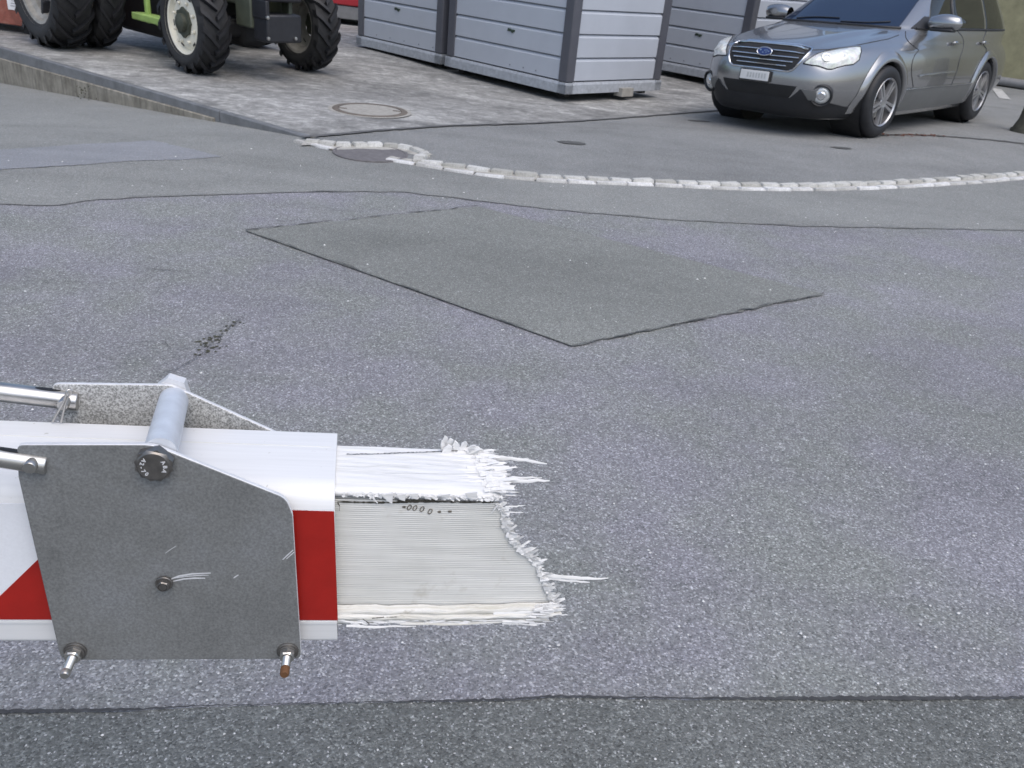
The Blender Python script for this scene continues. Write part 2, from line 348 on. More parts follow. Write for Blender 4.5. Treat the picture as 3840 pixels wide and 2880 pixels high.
def car_levels(z):
    """front x, rear x, half width, plan exponents of the car body at height z"""
    T = [(0.17, 0.78, -3.84, 0.78, 4.0), (0.22, 0.85, -3.90, 0.815, 4.0), (0.30, 0.895, -3.93, 0.85, 4.0), (0.40, 0.925, -3.97, 0.876, 4.4), (0.50, 0.935, -3.98, 0.885, 4.5), (0.58, 0.925, -3.98, 0.886, 4.5), (0.66, 0.90, -3.97, 0.884, 4.4),
         (0.72, 0.865, -3.95, 0.880, 4.2), (0.76, 0.81, -3.93, 0.874, 4.0), (0.80, 0.69, -3.92, 0.866, 3.7), (0.84, 0.50, -3.91, 0.852, 3.4), (0.88, 0.25, -3.90, 0.842, 3.5), (0.92, -0.04, -3.88, 0.825, 3.8), (0.95, -0.27, -3.87, 0.805, 4.4), (0.975, -0.40, -3.85, 0.785, 5.0),
         (1.00, -0.46, -3.83, 0.772, 5.4), (1.10, -0.68, -3.76, 0.735, 5.6), (1.20, -0.90, -3.69, 0.695, 5.6), (1.30, -1.13, -3.61, 0.655, 5.5), (1.38, -1.33, -3.54, 0.62, 5.0), (1.43, -1.52, -3.46, 0.585, 4.5), (1.465, -1.78, -3.30, 0.53, 4.0), (1.485, -2.10, -2.85, 0.40, 3.4)]
    if z <= T[0][0]: return T[0][1:]
    if z >= T[-1][0]: return T[-1][1:]
    for i in range(len(T)-1):
        if T[i][0] <= z <= T[i+1][0]:
            h = T[i+1][0]-T[i][0]; t = (z-T[i][0])/h; o = []
            for k in range(1, 5):
                def sl(j):
                    if j <= 0 or j >= len(T)-1: j2 = max(1, min(len(T)-1, j)); return (T[j2][k]-T[j2-1][k])/(T[j2][0]-T[j2-1][0])
                    return (T[j+1][k]-T[j-1][k])/(T[j+1][0]-T[j-1][0])
                m0, m1 = sl(i)*h, sl(i+1)*h
                d0 = T[i+1][k]-T[i][k]
                if d0 == 0: m0 = m1 = 0
                else:
                    m0 = max(min(m0/d0, 3.0), 0.0)*d0; m1 = max(min(m1/d0, 3.0), 0.0)*d0
                o.append((2*t**3-3*t*t+1)*T[i][k]+(t**3-2*t*t+t)*m0+(-2*t**3+3*t*t)*T[i+1][k]+(t**3-t*t)*m1)
            return o
CAR_XC = -1.9
def car_pt(ph, z):
    """body surface point: ph 0 at the nose, pi/2 on the car's left side, pi at the tail"""
    xf, xr, w, n = car_levels(z); c, s = math.cos(ph), math.sin(ph)
    a = (xf-CAR_XC) if c >= 0 else (CAR_XC-xr)
    return (CAR_XC + math.copysign(a*abs(c)**(2/n), c), math.copysign(w*abs(s)**(2/n), s), z)

# ------------------------------------------------------------------ ground sheets
SETT_FRONT_A = [(-1.7190, 6.1695, 0.0000), (-1.4254, 6.0321, 0.0000)]
SETT_FRONT_B = [(-1.0100, 5.8769, 0.0000), (-0.7816, 5.8232, 0.0000), (-0.4256, 5.7178, 0.0000), (-0.1340, 5.6984, 0.0000), (0.3535, 5.7858, 0.0000), (0.9171, 5.9553, 0.0000), (1.4971, 6.0736, 0.0000), (2.2080, 6.3674, 0.0000), (2.8888, 6.7335, 0.0000), (3.6823, 7.2299, 0.0000), (4.2499, 7.6293, 0.0000)]
SETT_BACK = [(-1.6488, 6.1461, 0.0320), (-1.5073, 6.1611, 0.0320), (-1.3652, 6.1078, 0.0320), (-1.2679, 6.2070, 0.0320), (-1.0632, 6.2933, 0.0320), (-0.9013, 6.2679, 0.0320), (-0.7727, 6.1508, 0.0320), (-0.7728, 5.9863, 0.0320), (-0.8401, 5.9008, 0.0320), (-0.7866, 5.8486, 0.0320), (-0.5875, 5.8322, 0.0320), (-0.3366, 5.7909, 0.0320), (-0.0420, 5.7474, 0.0320), (0.3509, 5.8340, 0.0320), (0.9140, 5.9760, 0.0320), (1.5020, 6.1322, 0.0320), (2.2201, 6.4373, 0.0320), (2.9185, 6.8400, 0.0320), (3.7360, 7.3745, 0.0320), (4.2950, 7.7441, 0.0320)]
def ext(pts, dist, end=True):
    """a polyline prolonged past one end"""
    a, b = (Vector(pts[-2]), Vector(pts[-1])) if end else (Vector(pts[1]), Vector(pts[0]))
    q = tuple(b + (b-a).normalized()*dist); return list(pts)+[q] if end else [q]+list(pts)
def resample(pts, step):
    P = [Vector(p) for p in pts]; L = [0]
    for a, b in zip(P, P[1:]): L.append(L[-1]+(b-a).length)
    n = max(2, int(round(L[-1]/step))+1); o = []; j = 0
    for i in range(n):
        t = L[-1]*i/(n-1)
        while j < len(P)-2 and L[j+1] < t: j += 1
        o.append(P[j].lerp(P[j+1], (t-L[j])/max(1e-9, L[j+1]-L[j])))
    return o
def smoothline(pts, step, it=2):
    P = [Vector(p) for p in pts]
    for _ in range(it):
        Q = [P[0]]
        for a, b in zip(P, P[1:]): Q += [a.lerp(b, 0.25), a.lerp(b, 0.75)]
        P = Q+[P[-1]]
    return resample(P, step)
edge = [Vector((KX+KDX*30, KY+KDY*30)), Vector((KX+KDX*6, KY+KDY*6)), Vector((KX, KY))] + [Vector(p[:2]) for p in ext(SETT_FRONT_A[1:]+SETT_FRONT_B, 6)]
edge += [edge[-1]+Vector((20, 9))]
def beyond(x, y):
    """signed distance past the road edge (positive on the yard side)"""
    p = Vector((x, y)); best = 1e9; sg = 1
    for a, b in zip(edge, edge[1:]):
        ab = b-a; t = max(0, min(1, (p-a).dot(ab)/ab.length_squared)); q = a+ab*t; dd = (p-q).length
        if dd < best-1e-9: best = dd; sg = 1 if ab.x*(p.y-a.y)-ab.y*(p.x-a.x) > 0 else -1
    return best*sg
def axis(segs):
    o = []
    for a, b, st in segs:
        n = max(1, round((b-a)/st)); o += [a+(b-a)*i/n for i in range(n)]
    return o+[segs[-1][1]]
def heightsheet(name, xs, ys, zf, mat):
    m = MB(); m.grid([[(x, y, zf(x, y)) for x in xs] for y in ys]); o = m.build(name, mat, smooth=179, merge=False); return tag(o, kind='structure')
g = MB(); g.add([(-250, -250, -2.2), (250, -250, -2.2), (250, 250, -2.2), (-250, 250, -2.2)], [(0, 1, 2, 3)])
tag(g.build('ground', M['yard']), kind='structure')
heightsheet('road', axis([(-40, -8, 2), (-8, 7, 0.16), (7, 40, 2)]), axis([(-25, -1, 2), (-1, 3, 0.5), (3, 12, 0.16), (12, 32, 2)]),
            lambda x, y: zroad(x, y) - 0.4*smooth(0.06, 0.5, beyond(x, y)), M['road'])
heightsheet('yard', axis([(-40, -8, 2), (-8, 8, 0.16), (8, 60, 2)]), axis([(4, 16, 0.16), (16, 70, 2)]),
            lambda x, y: zyard(x, y) - 0.9*smooth(0.0, 0.4, 0.02+0.7*smooth(0.0, 0.5, (x-KX)*KDX+(y-KY)*KDY)-beyond(x, y)), M['yard'])

def strip(name, A, B, n, k, zf, dz, mat, jit=0.0, kind='structure', parent=None):
    """a sheet between two ground lines, following the ground height"""
    def rs(P):
        L = sum((Vector(b)-Vector(a)).length for a, b in zip(P, P[1:])); q = resample([Vector(p[:2]).to_3d() for p in P], L/n)
        while len(q) < n+1: q.append(q[-1].copy())
        return q[:n+1]
    a, b = rs(A), rs(B); rows = []
    for i in range(n+1):
        pa = a[i]+Vector((rnd.gauss(0, jit), rnd.gauss(0, jit), 0)); pb = b[i]+Vector((rnd.gauss(0, jit), rnd.gauss(0, jit), 0))
        R = []
        for j in range(k+1):
            p = pa.lerp(pb, j/k); R.append((p.x, p.y, zf(p.x, p.y)+dz))
        rows.append(R)
    m = MB(); m.grid(rows); return tag(m.build(name, mat, parent, smooth=179, merge=False), kind=kind)
def ribbon(name, line, wf, zf, dz, mat, step=0.03, kind='structure', jit=0.006, parent=None):
    P = resample([Vector(p[:2]).to_3d() for p in line], step); rows = []
    for i, p in enumerate(P):
        t = (P[min(i+1, len(P)-1)]-P[max(0, i-1)]).normalized(); nrm = Vector((-t.y, t.x, 0)); w = wf(i/(len(P)-1))
        o = rnd.gauss(0, jit); wl = max(0.001, w*rnd.uniform(0.5, 1.3)); wr = max(0.001, w*rnd.uniform(0.5, 1.3))
        R = []
        for q in (p+nrm*(o+wl), p+nrm*(o-wr)): R.append((q.x, q.y, zf(q.x, q.y)+dz))
        rows.append(R)
    m = MB(); m.grid(rows); return tag(m.build(name, mat, parent, merge=False), kind=kind)

# newer asphalt along the kerb and the stone row
SEAM = [(-2.6270, 4.0808, 0.0000), (-2.3852, 4.1439, 0.0000), (-2.3187, 4.2595, 0.0000), (-2.0630, 4.4499, 0.0000), (-1.6701, 4.6729, 0.0000), (-1.2314, 4.9140, 0.0000), (-0.7964, 5.0927, 0.0000), (-0.3822, 5.0607, 0.0000), (0.1667, 5.0400, 0.0000), (0.8250, 5.0726, 0.0000), (1.6713, 5.2331, 0.0000), (2.4468, 5.4621, 0.0000), (3.3064, 5.7171, 0.0000)]
SEAM = ext(ext(SEAM, 5, False), 6)
NEAR_EDGE = [(KX+KDX*(9-i), KY+KDY*(9-i)) for i in range(9)] + [(KX, KY)] + [p[:2] for p in ext(SETT_FRONT_A[1:]+SETT_FRONT_B, 6)]
strip('newer_asphalt_strip', NEAR_EDGE, SEAM, 240, 34, zroad, 0.004, M['band'], 0.006)
ribbon('asphalt_joint', SEAM, lambda t: 0.0042*max(0.05, math.sin(t*61)*math.sin(t*173+1)+0.25*math.sin(t*411)), zroad, 0.010, M['faint_seam'], 0.04, jit=0.008)
# the repair patch with its four sides, and the tarry joint round it
PL, PT, PR_, PB = [(-1.3874, 4.0538, 0.0000), (-0.3072, 4.9304, 0.0000), (1.4705, 3.9839, 0.0000), (0.2150, 3.0428, 0.0000)]
def wob(a, b, n, amp):
    a, b = Vector(a), Vector(b); return [a.lerp(b, i/n)+Vector((rnd.gauss(0, amp), rnd.gauss(0, amp), 0))*(0 < i < n) for i in range(n+1)]
strip('asphalt_patch', wob(PL, PT, 30, 0.006), wob(PB, PR_, 30, 0.006), 60, 14, zroad, 0.006, M['patch'], 0.003)
for a, b, w in ((PL, PT, 0.0085), (PL, PB, 0.0042), (PB, PR_, 0.006), (PT, PR_, 0.002)):
    ribbon('patch_joint', wob(a, b, 24, 0.005), lambda t, w=w: w*max(0.12, 0.45+0.55*math.sin(t*19+w*900)*math.sin(t*47)), zroad, 0.011, M['seam'], 0.025, jit=0.003)
# pale smooth wedge far left
strip('pale_asphalt_wedge', [(-3.5950, 4.9176, -0.0360), (-3.3244, 5.2621, -0.0392), (-2.9903, 5.5972, -0.0381), (-2.6292, 5.8931, -0.0324), (-2.2982, 5.6413, -0.0039), (-2.0192, 5.5040, 0.0000)], [(-3.2795, 4.4552, -0.0080), (-2.9871, 4.6959, -0.0036), (-2.6629, 4.9532, 0.0000), (-2.4449, 5.1738, 0.0000), (-2.1919, 5.3246, 0.0000), (-2.0113, 5.4913, 0.0000)], 60, 14, zroad, 0.0065, M['worn'], 0.006)
# dark coarse asphalt at the viewer's feet, with the open joint between
JOINT = [(-0.8847, 1.0997, 0.0000), (-0.6436, 1.1348, 0.0000), (-0.5385, 1.1579, 0.0000), (-0.3949, 1.1803, 0.0000), (-0.1774, 1.2143, 0.0000), (0.0541, 1.2496, 0.0000), (0.1486, 1.2709, 0.0000), (0.4208, 1.3006, 0.0000), (0.9015, 1.3636, 0.0000), (1.1771, 1.4015, 0.0000)]
JOINT = ext(ext(JOINT, 5, False), 5)
strip('dark_asphalt_strip', JOINT, [(-6.5, -2.5), (6.5, -2.3)], 300, 8, lambda x, y: 0.0, 0.005, M['front'], 0.0015)
ribbon('open_joint', JOINT, lambda t: 0.0030+0.0016*math.sin(t*37)+0.0012*math.sin(t*91+1), lambda x, y: 0.0, 0.009, M['bitumen'], 0.008, jit=0.0009)
# hairline cracks and a mossy hole
for pts, w in (([(-1.1817, 2.4478, 0.0000), (-1.1362, 2.5086, 0.0000), (-1.1056, 2.5679, 0.0000), (-1.0852, 2.6600, 0.0000), (-1.0856, 2.7519, 0.0000)], 0.003), ([(-1.0851, 2.7639, 0.0000), (-1.0759, 2.8769, 0.0000), (-1.0685, 2.9435, 0.0000), (-1.0547, 3.0418, 0.0000)], 0.004), ([(-1.3411, 2.6883, -0.0000), (-1.2540, 2.7288, -0.0000), (-1.2040, 2.6762, 0.0000), (-1.1353, 2.6931, 0.0000), (-1.0822, 2.7293, 0.0000)], 0.0022),
               ([(-1.5977, 3.4215, 0.0000), (-1.5339, 3.4062, 0.0000), (-1.4636, 3.4313, 0.0000)], 0.006), ([(-1.1333, 3.5580, 0.0000), (-1.0367, 3.5951, 0.0000), (-0.9315, 3.6057, 0.0000)], 0.003), ([(-1.3757, 3.7080, 0.0000), (-1.1589, 3.6424, 0.0000), (-1.0538, 3.6566, 0.0000)], 0.002)):
    ribbon('crack', wob(pts[0], pts[1], 4, 0.004)+[Vector(p) for p in pts[2:]], lambda t, w=w: w*0.55*(0.3+0.7*math.sin(math.pi*t)), zroad, 0.006, M['seam'], 0.012, jit=0.004)
m = MB()
for cx, cy, sx, sy, n in ((798, 1270, 16, 11, 34), (800, 1305, 14, 9, 22), (866, 1222, 13, 9, 18), (755, 1280, 12, 6, 8), (840, 1250, 30, 16, 12)):
    pass
MOSS = [(p, n) for p, n in zip([(-1.0930, 2.7859, 0.0000), (-1.0640, 2.7106, 0.0000), (-1.0758, 2.9232, 0.0000), (-1.1263, 2.7656, 0.0000), (-1.0861, 2.8491, 0.0000)], (26, 18, 9, 4, 3))]
for (px, py, pz), n in MOSS:
    for _ in range(n):
        x = px+rnd.gauss(0, 0.020); y = py+rnd.gauss(0, 0.030); r = rnd.uniform(0.002, 0.009)
        m.add([(x+r*math.cos(a)*rnd.uniform(0.6, 1.2), y+r*math.sin(a)*rnd.uniform(0.6, 1.2), zroad(x, y)+0.003) for a in (0, 1.05, 2.1, 3.14, 4.2, 5.2)] + [(x, y, zroad(x, y)+0.003+r*0.25)],
              [(i, (i+1) % 6, 6) for i in range(6)])
tag(m.build('moss', M['moss'], merge=False), kind='stuff')
# loose chippings on the carriageway
m = MB()
for _ in range(420):
    y = rnd.choice((rnd.uniform(0.9, 2.6), rnd.uniform(1.5, 6.0))); x = rnd.uniform(-0.62, 0.62)*(y+0.5)
    if beyond(x, y) > -0.05: continue
    r = rnd.uniform(0.0012, 0.0034)*(1+0.18*y); z = zroad(x, y)+0.006
    c = [(x+r*math.cos(a+1)*rnd.uniform(0.7, 1.2), y+r*math.sin(a+1)*rnd.uniform(0.7, 1.2), z) for a in (0, 1.3, 2.6, 3.9, 5.2)]
    m.add(c+[(x, y, z+r*0.8)], [(i, (i+1) % 5, 5) for i in range(5)])
tag(m.build('grit', M['sett'], merge=False), kind='stuff')

# ------------------------------------------------------------------ concrete pad, kerb
PADE = [(-1.6957, 6.2782, 0.0160), (-0.6109, 7.5018, 0.0160), (0.5642, 8.6660, 0.0160), (1.8106, 9.9342, 0.0160)]
far = Vector(PADE[-1]) + (Vector(PADE[-1])-Vector(PADE[1])).normalized()*6
kl = [(KX+KDX*i*0.5, KY+KDY*i*0.5) for i in range(41)]
def pad_rows():
    """pad sheet spanned between kerb edge and seam, fanned out to the back"""
    A = resample([Vector((KX, KY, 0)).lerp(Vector((KX+KDX*22, KY+KDY*22, 0)), i/10) for i in range(11)], 0.25)
    B = resample([Vector((p[0], p[1], 0)) for p in PADE]+[Vector((far.x, far.y, 0))], 0.25); n = max(len(A), len(B))
    dirb = Vector((0.66, 0.75, 0)); back = 26.0
    base = A[::-1]+B[1:]
    ks = [0, 0.12, 0.25, 0.5, 0.75, 1, 1.3, 1.6, 2, 2.5, 3, 3.5, 4, 5, 6, 8, 11, 15, 20, 26]
    return [[(p.x+0.10*k, p.y+k, zyard(p.x+0.10*k, p.y+k)+0.005) for p in base] for k in ks]
m = MB(); m.grid(pad_rows()); tag(m.build('concrete_pad', M['pad'], smooth=179, merge=False), kind='structure')
ribbon('pad_joint', PADE+[tuple(far)], lambda t: 0.026, zyard, 0.010, M['pad_seam'], 0.06, jit=0.004)
# kerb wall: concrete below, steel nosing above, both tapering to nothing at the corner
kd = Vector((KDX, KDY, 0)); kn = Vector((KDY, -KDX, 0))
if kn.y > 0: kn = -kn                                           # towards the road
def kerb_piece(s0, s1, t_out, t_in, topf, botf, n):
    m = MB(); rows = []
    for i in range(n+1):
        s = s0+(s1-s0)*i/n; p = Vector((KX, KY, 0))+kd*s; zt, zb = topf(s), botf(s)
        a = p+kn*t_out; b = p-kn*t_in
        rows.append([(a.x, a.y, zb), (a.x, a.y, zt-0.008), (a.x-kn.x*0.008, a.y-kn.y*0.008, zt), (b.x, b.y, zt), (b.x, b.y, zb)])
    m.grid(rows); m.add([rows[0][j] for j in range(5)], [(0, 1, 2, 3, 4)]); m.add([rows[-1][j] for j in range(5)], [(4, 3, 2, 1, 0)]); return m
kerb = tag(empty('kerb', (0, 0, 0)), kind='structure')
zb = lambda s: zroad(KX+KDX*s, KY+KDY*s)
for s0, s1 in ((1.05, 3.2), (3.205, 5.6), (5.605, 8.4), (8.405, 12.0)):
    kerb_piece(s0, s1, 0.035, 0.2, lambda s: min(-0.030-0.012*s, -0.02), lambda s: zb(s)-0.2, 24).build('kerb_stone', M['kerb'], kerb, smooth=40)
for s0, s1 in ((-0.05, 0.98), (0.99, 4.3), (4.305, 8.0), (8.005, 12.0)):
    kerb_piece(s0, s1, 0.022, 0.03, lambda s: 0.022, lambda s: min(-0.036-0.012*s, -0.026) if s > 1.0 else zb(s)-0.02, 16).build('steel_edge', M['edge_steel'], kerb, smooth=40)
m = MB()                                                        # weed in the kerb face
WEED = [(-4.2397, 8.1572, -0.1200), (-4.1279, 7.9709, -0.1200), (-4.1959, 8.0093, -0.1200)]
for wx, wy, wz in WEED:
    for _ in range(16):
        x = wx+rnd.gauss(0, 0.03); y = wy+rnd.gauss(0, 0.02)-0.03; z = zroad(x, y)+rnd.uniform(0.0, 0.13); r = rnd.uniform(0.008, 0.02)
        a = rnd.uniform(0, 6.28); dv = Vector((math.cos(a)*r, math.sin(a)*r*0.5, r)); sv = Vector((-math.sin(a)*r*0.4, math.cos(a)*r*0.4, 0)); p = Vector((x, y, z))
        m.add([p-sv, p+sv, p+dv], [(0, 1, 2)])
tag(m.build('weeds', M['moss'], merge=False), kind='stuff')

# ------------------------------------------------------------------ rows of granite setts at the road's edge
row = tag(empty('stone_edging', (0, 0, 0)), kind='structure')
def sett_meshes(L, Wd, Hh, mat, n):
    o = []
    for _ in range(n):
        m = MB(); j = lambda a: rnd.uniform(-a, a); b = []; t = []
        for sx, sy in ((-1, -1), (1, -1), (1, 1), (-1, 1)):
            b.append((sx*L/2+j(0.006), sy*Wd/2+j(0.005), -0.09)); t.append((sx*(L/2-0.004)+j(0.008), sy*(Wd/2-0.004)+j(0.007), Hh+j(0.004)))
        m.hexa(b, t); me = m.mesh('sett', mat)
        bm = bmesh.new(); bm.from_mesh(me); bmesh.ops.bevel(bm, geom=[e for e in bm.edges if e.calc_length() > 0.03], offset=0.005, segments=2, affect='EDGES'); bm.to_mesh(me); bm.free()
        me.polygons.foreach_set('use_smooth', [True]*len(me.polygons)); me.set_sharp_from_angle(angle=math.radians(55)); o.append(me)
    return o
def lay(line, step, meshes, zoff, gap=0.0, tilt=0.0):
    P = resample(line, step)
    for a, b in zip(P, P[1:]):
        c = (a+b)/2; dv = b-a
        o = link('sett', rnd.choice(meshes), row)
        o.location = (c.x, c.y, zoff+rnd.uniform(-0.002, 0.003)); o.rotation_euler = (tilt+rnd.uniform(-0.04, 0.04), rnd.uniform(-0.03, 0.03), math.atan2(dv.y, dv.x)+rnd.uniform(-0.03, 0.03))
        o.scale = (dv.length/step*rnd.uniform(0.97, 1.02), rnd.uniform(0.92, 1.05), 1)
flat = sett_meshes(0.21, 0.060, 0.018, M['sett'], 7); tall = sett_meshes(0.160, 0.075, 0.034, M['sett_face'], 9); small = sett_meshes(0.115, 0.075, 0.036, M['sett_face'], 6)
lay([Vector((p[0], p[1], 0)) for p in SETT_FRONT_A], 0.21, flat, 0.0)
lay([Vector((p[0], p[1], 0)) for p in smoothline(ext(SETT_FRONT_B, 5), 0.1)], 0.21, flat, 0.0)
back = [Vector((p[0], p[1], 0)) for p in SETT_BACK]
lay(smoothline(back[:10], 0.05), 0.118, small, 0.0)
lay([p+Vector((0, 0.022, 0)) for p in smoothline(ext(back[9:], 5), 0.1)], 0.164, tall, 0.0)
mort = [Vector((p[0], p[1], 0)) for p in smoothline(ext(SETT_FRONT_B, 5), 0.1)]
ribbon('mortar_bed', [p+Vector((0, 0.05, 0)) for p in mort], lambda t: 0.05, lambda x, y: 0.0, 0.014, M['mortar'], 0.08)
ribbon('mortar_bed', [back[i]+Vector((0, -0.05, 0)) for i in range(0, 7)], lambda t: 0.06, lambda x, y: 0.0, 0.014, M['mortar'], 0.05)

# ------------------------------------------------------------------ covers and stains in the ground
def disc_points(c, r, k, z): return [(c[0]+r*math.cos(2*math.pi*i/k), c[1]+r*math.sin(2*math.pi*i/k), z) for i in range(k)]
MH = [(-1.4702, 7.6523, 0.0170)][0]
mh = tag(empty('manhole_cover', (MH[0], MH[1], 0.017)), 'round manhole cover with brown iron rim set in the concrete pad', 'manhole cover')
m = MB(); m.lathe([(0.325, -0.02), (0.325, 0.003), (0.32, 0.006), (0.272, 0.006), (0.272, -0.02)], 48); m.build('frame', M['iron'], mh, smooth=40)
m = MB(); m.lathe([(0.36, 0.0005), (0.345, 0.002), (0.326, 0.002)], 48); m.build('mortar_ring', M['lid_fill'], mh, smooth=179)
m = MB(); m.lathe([(0.267, -0.02), (0.267, 0.004), (0.0001, 0.004)], 48); m.build('lid', M['lid_fill'], mh, smooth=40)
for sx in (-1, 1):
    m = MB(); m.box((sx*0.225, 0.06*sx, 0.0055), (0.07, 0.03, 0.003)); m.build('lifting_slot', M['iron'], mh)
DR = [(-1.1481, 6.0681, 0.0000)][0]
dr = tag(empty('drain_cover', (DR[0], DR[1]-0.05, zroad(DR[0], DR[1])+0.010)), 'dark flat drain cover inside the loop of the stone row', 'drain cover')
m = MB(); m.lathe([(0.238, -0.03), (0.238, 0.003), (0.0001, 0.003)], 40); m.build('lid', M['drain_iron'], dr, smooth=40)
m = MB(); m.lathe([(0.262, -0.03), (0.262, 0.003), (0.256, 0.005), (0.241, 0.005), (0.241, -0.03)], 40); m.build('frame', M['drain_iron'], dr, smooth=40)
for (x, y, z), rx, ry in zip([(0.2785, 7.1342, 0.0062), (2.7327, 7.9384, 0.0512), (1.6334, 9.1130, -0.0170)], (0.12, 0.10, 0.14), (0.075, 0.05, 0.04)):
    m = MB(); k = 22; P = [(x+rx*math.cos(6.283*i/k)*rnd.uniform(0.8, 1.1), y+ry*math.sin(6.283*i/k)*rnd.uniform(0.75, 1.1)) for i in range(k)]
    m.add([(a, b, zyard(a, b)+0.006) for a, b in P], [tuple(range(k))]); tag(m.build('oil_stain', M['seam']), kind='structure')
GUT = [(3.4314, 8.9564, 0.0472), (3.8360, 9.1764, 0.0525), (4.1968, 9.2536, 0.0578), (4.6669, 9.3103, 0.0585), (5.1245, 9.4310, 0.0397)]
ribbon('drain_gap', ext(GUT, 4), lambda t: 0.035, zyard, 0.006, M['seam'], 0.06, jit=0.008)
m = MB()
for _ in range(60):
    t = rnd.random(); a, b = Vector(GUT[0]), Vector(GUT[2]); p = a.lerp(b, t)+Vector((rnd.gauss(0, 0.03), rnd.gauss(0, 0.05), 0)); r = rnd.uniform(0.01, 0.025); q = rnd.uniform(0, 6.28); z = zyard(p.x, p.y)+0.008
    m.add([(p.x+r*math.cos(q), p.y+r*math.sin(q), z), (p.x-r*math.sin(q)*0.5, p.y+r*math.cos(q)*0.5, z+0.006), (p.x-r*math.cos(q), p.y-r*math.sin(q), z+0.004), (p.x+r*math.sin(q)*0.5, p.y-r*math.cos(q)*0.5, z)], [(0, 1, 2, 3)])
tag(m.build('dead_leaves', M['leaf'], merge=False), kind='stuff')

# ------------------------------------------------------------------ storage containers of grey sheet panels
def wall_panels(parent, L, org, dirv, nrm, z0, n, ph, rivets):
    """stack of sheet panels between two posts, each with a chamfered upper edge and a recessed joint"""
    dirv = Vector(dirv); nrm = Vector(nrm); org = Vector(org)
    for i in range(n):
        za, zt = z0+i*ph, z0+(i+1)*ph-0.012
        m = MB(); prof = [(-0.03, za), (0.0, za), (0.0, zt-0.030), (-0.004, zt-0.024), (-0.022, zt-0.002), (-0.03, zt)]
        A = [org+nrm*a+Vector((0, 0, z)) for a, z in prof]; m.prism(A, dirv*L); m.build('panel', M['panel'], parent)
        m = MB(); A = [org+nrm*a+Vector((0, 0, z)) for a, z in ((-0.033, zt-0.004), (-0.0245, zt-0.004), (-0.0245, zt+0.014), (-0.033, zt+0.014))]; m.prism(A, dirv*L); m.build('joint', M['panel_joint'], parent)
def latch(parent, p, nrm, along):
    Mx = axis_matrix(p, nrm, along); m = MB()
    for x, y, w, h in ((0, 0, 0.115, 0.022), (-0.02, 0.008, 0.03, 0.03), (0.03, -0.004, 0.045, 0.03)):
        m.box(Mx @ Vector((x, y, 0.004)), (w, h, 0.010), Mx.to_3x3())
    m.build('latch', M['slot'], parent, bevel=0.002)
def container(corner, a_deg, front, side, label, n=9, latch_at=(0.46, 2), rivets=(), foot=None):
    """corner: front right foot; the front runs back to the left along a_deg, the side runs back to the right"""
    a = math.radians(a_deg); f = Vector((-math.cos(a), -math.sin(a), 0)); s = Vector((-math.sin(a), math.cos(a), 0))
    e = tag(empty('storage_container', corner), label, 'storage container', 'grey storage containers beside the tractor')
    nf = -s; ns = -f; P = 0.115; z0 = 0.165; ph = 0.2375; top = z0+n*ph
    o = Vector((0, 0, 0))
    # base rails, slightly proud
    for (q, dv, L, nn) in ((o, f, front, nf), (o, s, side, ns), (f*front, s, side, -ns), (s*side, f, front, -nf)):
        m = MB(); A = [q+nn*u+Vector((0, 0, z)) for u, z in ((0.018, 0.035), (0.018, 0.125), (0.008, 0.150), (-0.10, 0.150), (-0.10, 0.035))]
        m.prism([p-dv*0.018 for p in A], dv*(L+0.036)); m.build('base_rail', M['rail'], e)
    for q, rx, ry in ((o, f, s), (f*front, -f, s), (s*side, f, -s), (f*front+s*side, -f, -s)):
        m = MB(); c = q+rx*P/2+ry*P/2; Mx = Matrix((rx, ry, Vector((0, 0, 1)))).transposed()
        m.box(c+Vector((0, 0, (0.152+top)/2)), (P+0.012, P+0.012, top-0.152), Mx); m.build('corner_post', M['post'], e, bevel=0.012)
        m = MB(); m.box(c+(rx+ry)*0.10+Vector((0, 0, 0.02)), (0.10, 0.10, 0.07), Mx); m.build('foot', M['oily'], e)
    wall_panels(e, front-2*P-0.012, f*(P+0.006)+nf*-0.012, f, nf, z0, n, ph, rivets)
    wall_panels(e, side-2*P-0.012, s*(P+0.006)+ns*-0.012, s, ns, z0, n, ph, ())
    wall_panels(e, side-2*P-0.012, f*front+s*(P+0.006)+ns*0.012, s, -ns, z0, n, ph, ())
    m = MB(); m.box(f*front/2+s*side/2+Vector((0, 0, top+0.04)), (front+0.06, side+0.06, 0.08), Matrix((f, s, Vector((0, 0, 1)))).transposed()); m.build('roof', M['post'], e, bevel=0.01)
    m = MB(); m.box(f*front/2+s*side/2+Vector((0, 0, top/2+0.1)), (front-0.3, side-0.3, top-0.1), Matrix((f, s, Vector((0, 0, 1)))).transposed()); m.build('inner_lining', M['black'], e)
    latch(e, f*(front*latch_at[0])+nf*-0.012+Vector((0, 0, z0+latch_at[1]*ph-0.075)), nf, f)
    for u in rivets:
        m = MB(); p = f*(front*u)+nf*-0.012+Vector((0, 0, 0.205)); m.lathe([(0.008, 0), (0.006, 0.004), (0.0001, 0.005)], 8, axis_matrix(p, nf)); m.build('rivet', M['post'], e, smooth=60)
    if foot is not None:
        m = MB(); p = s*(side*foot)+ns*0.01; Mx = Matrix((f, s, Vector((0, 0, 1)))).transposed()
        m.box(p+Vector((0, 0, 0.035)), (0.12, 0.20, 0.09), Mx); m.build('fork_foot', M['lid_fill'], e)
    return e
CA = -44.5
C2 = [(0.2496, 9.6235, 0.0550)][0]
C1R = [(-1.2760, 11.1324, 0.0550)][0]
C3L = [(1.3985, 13.3885, 0.0550)][0]
container((C2[0], C2[1], 0.012), CA, 2.02, 1.62, 'nearest grey panel container, its corner post turned to the road', rivets=(0.24, 0.34, 0.45), foot=0.60)
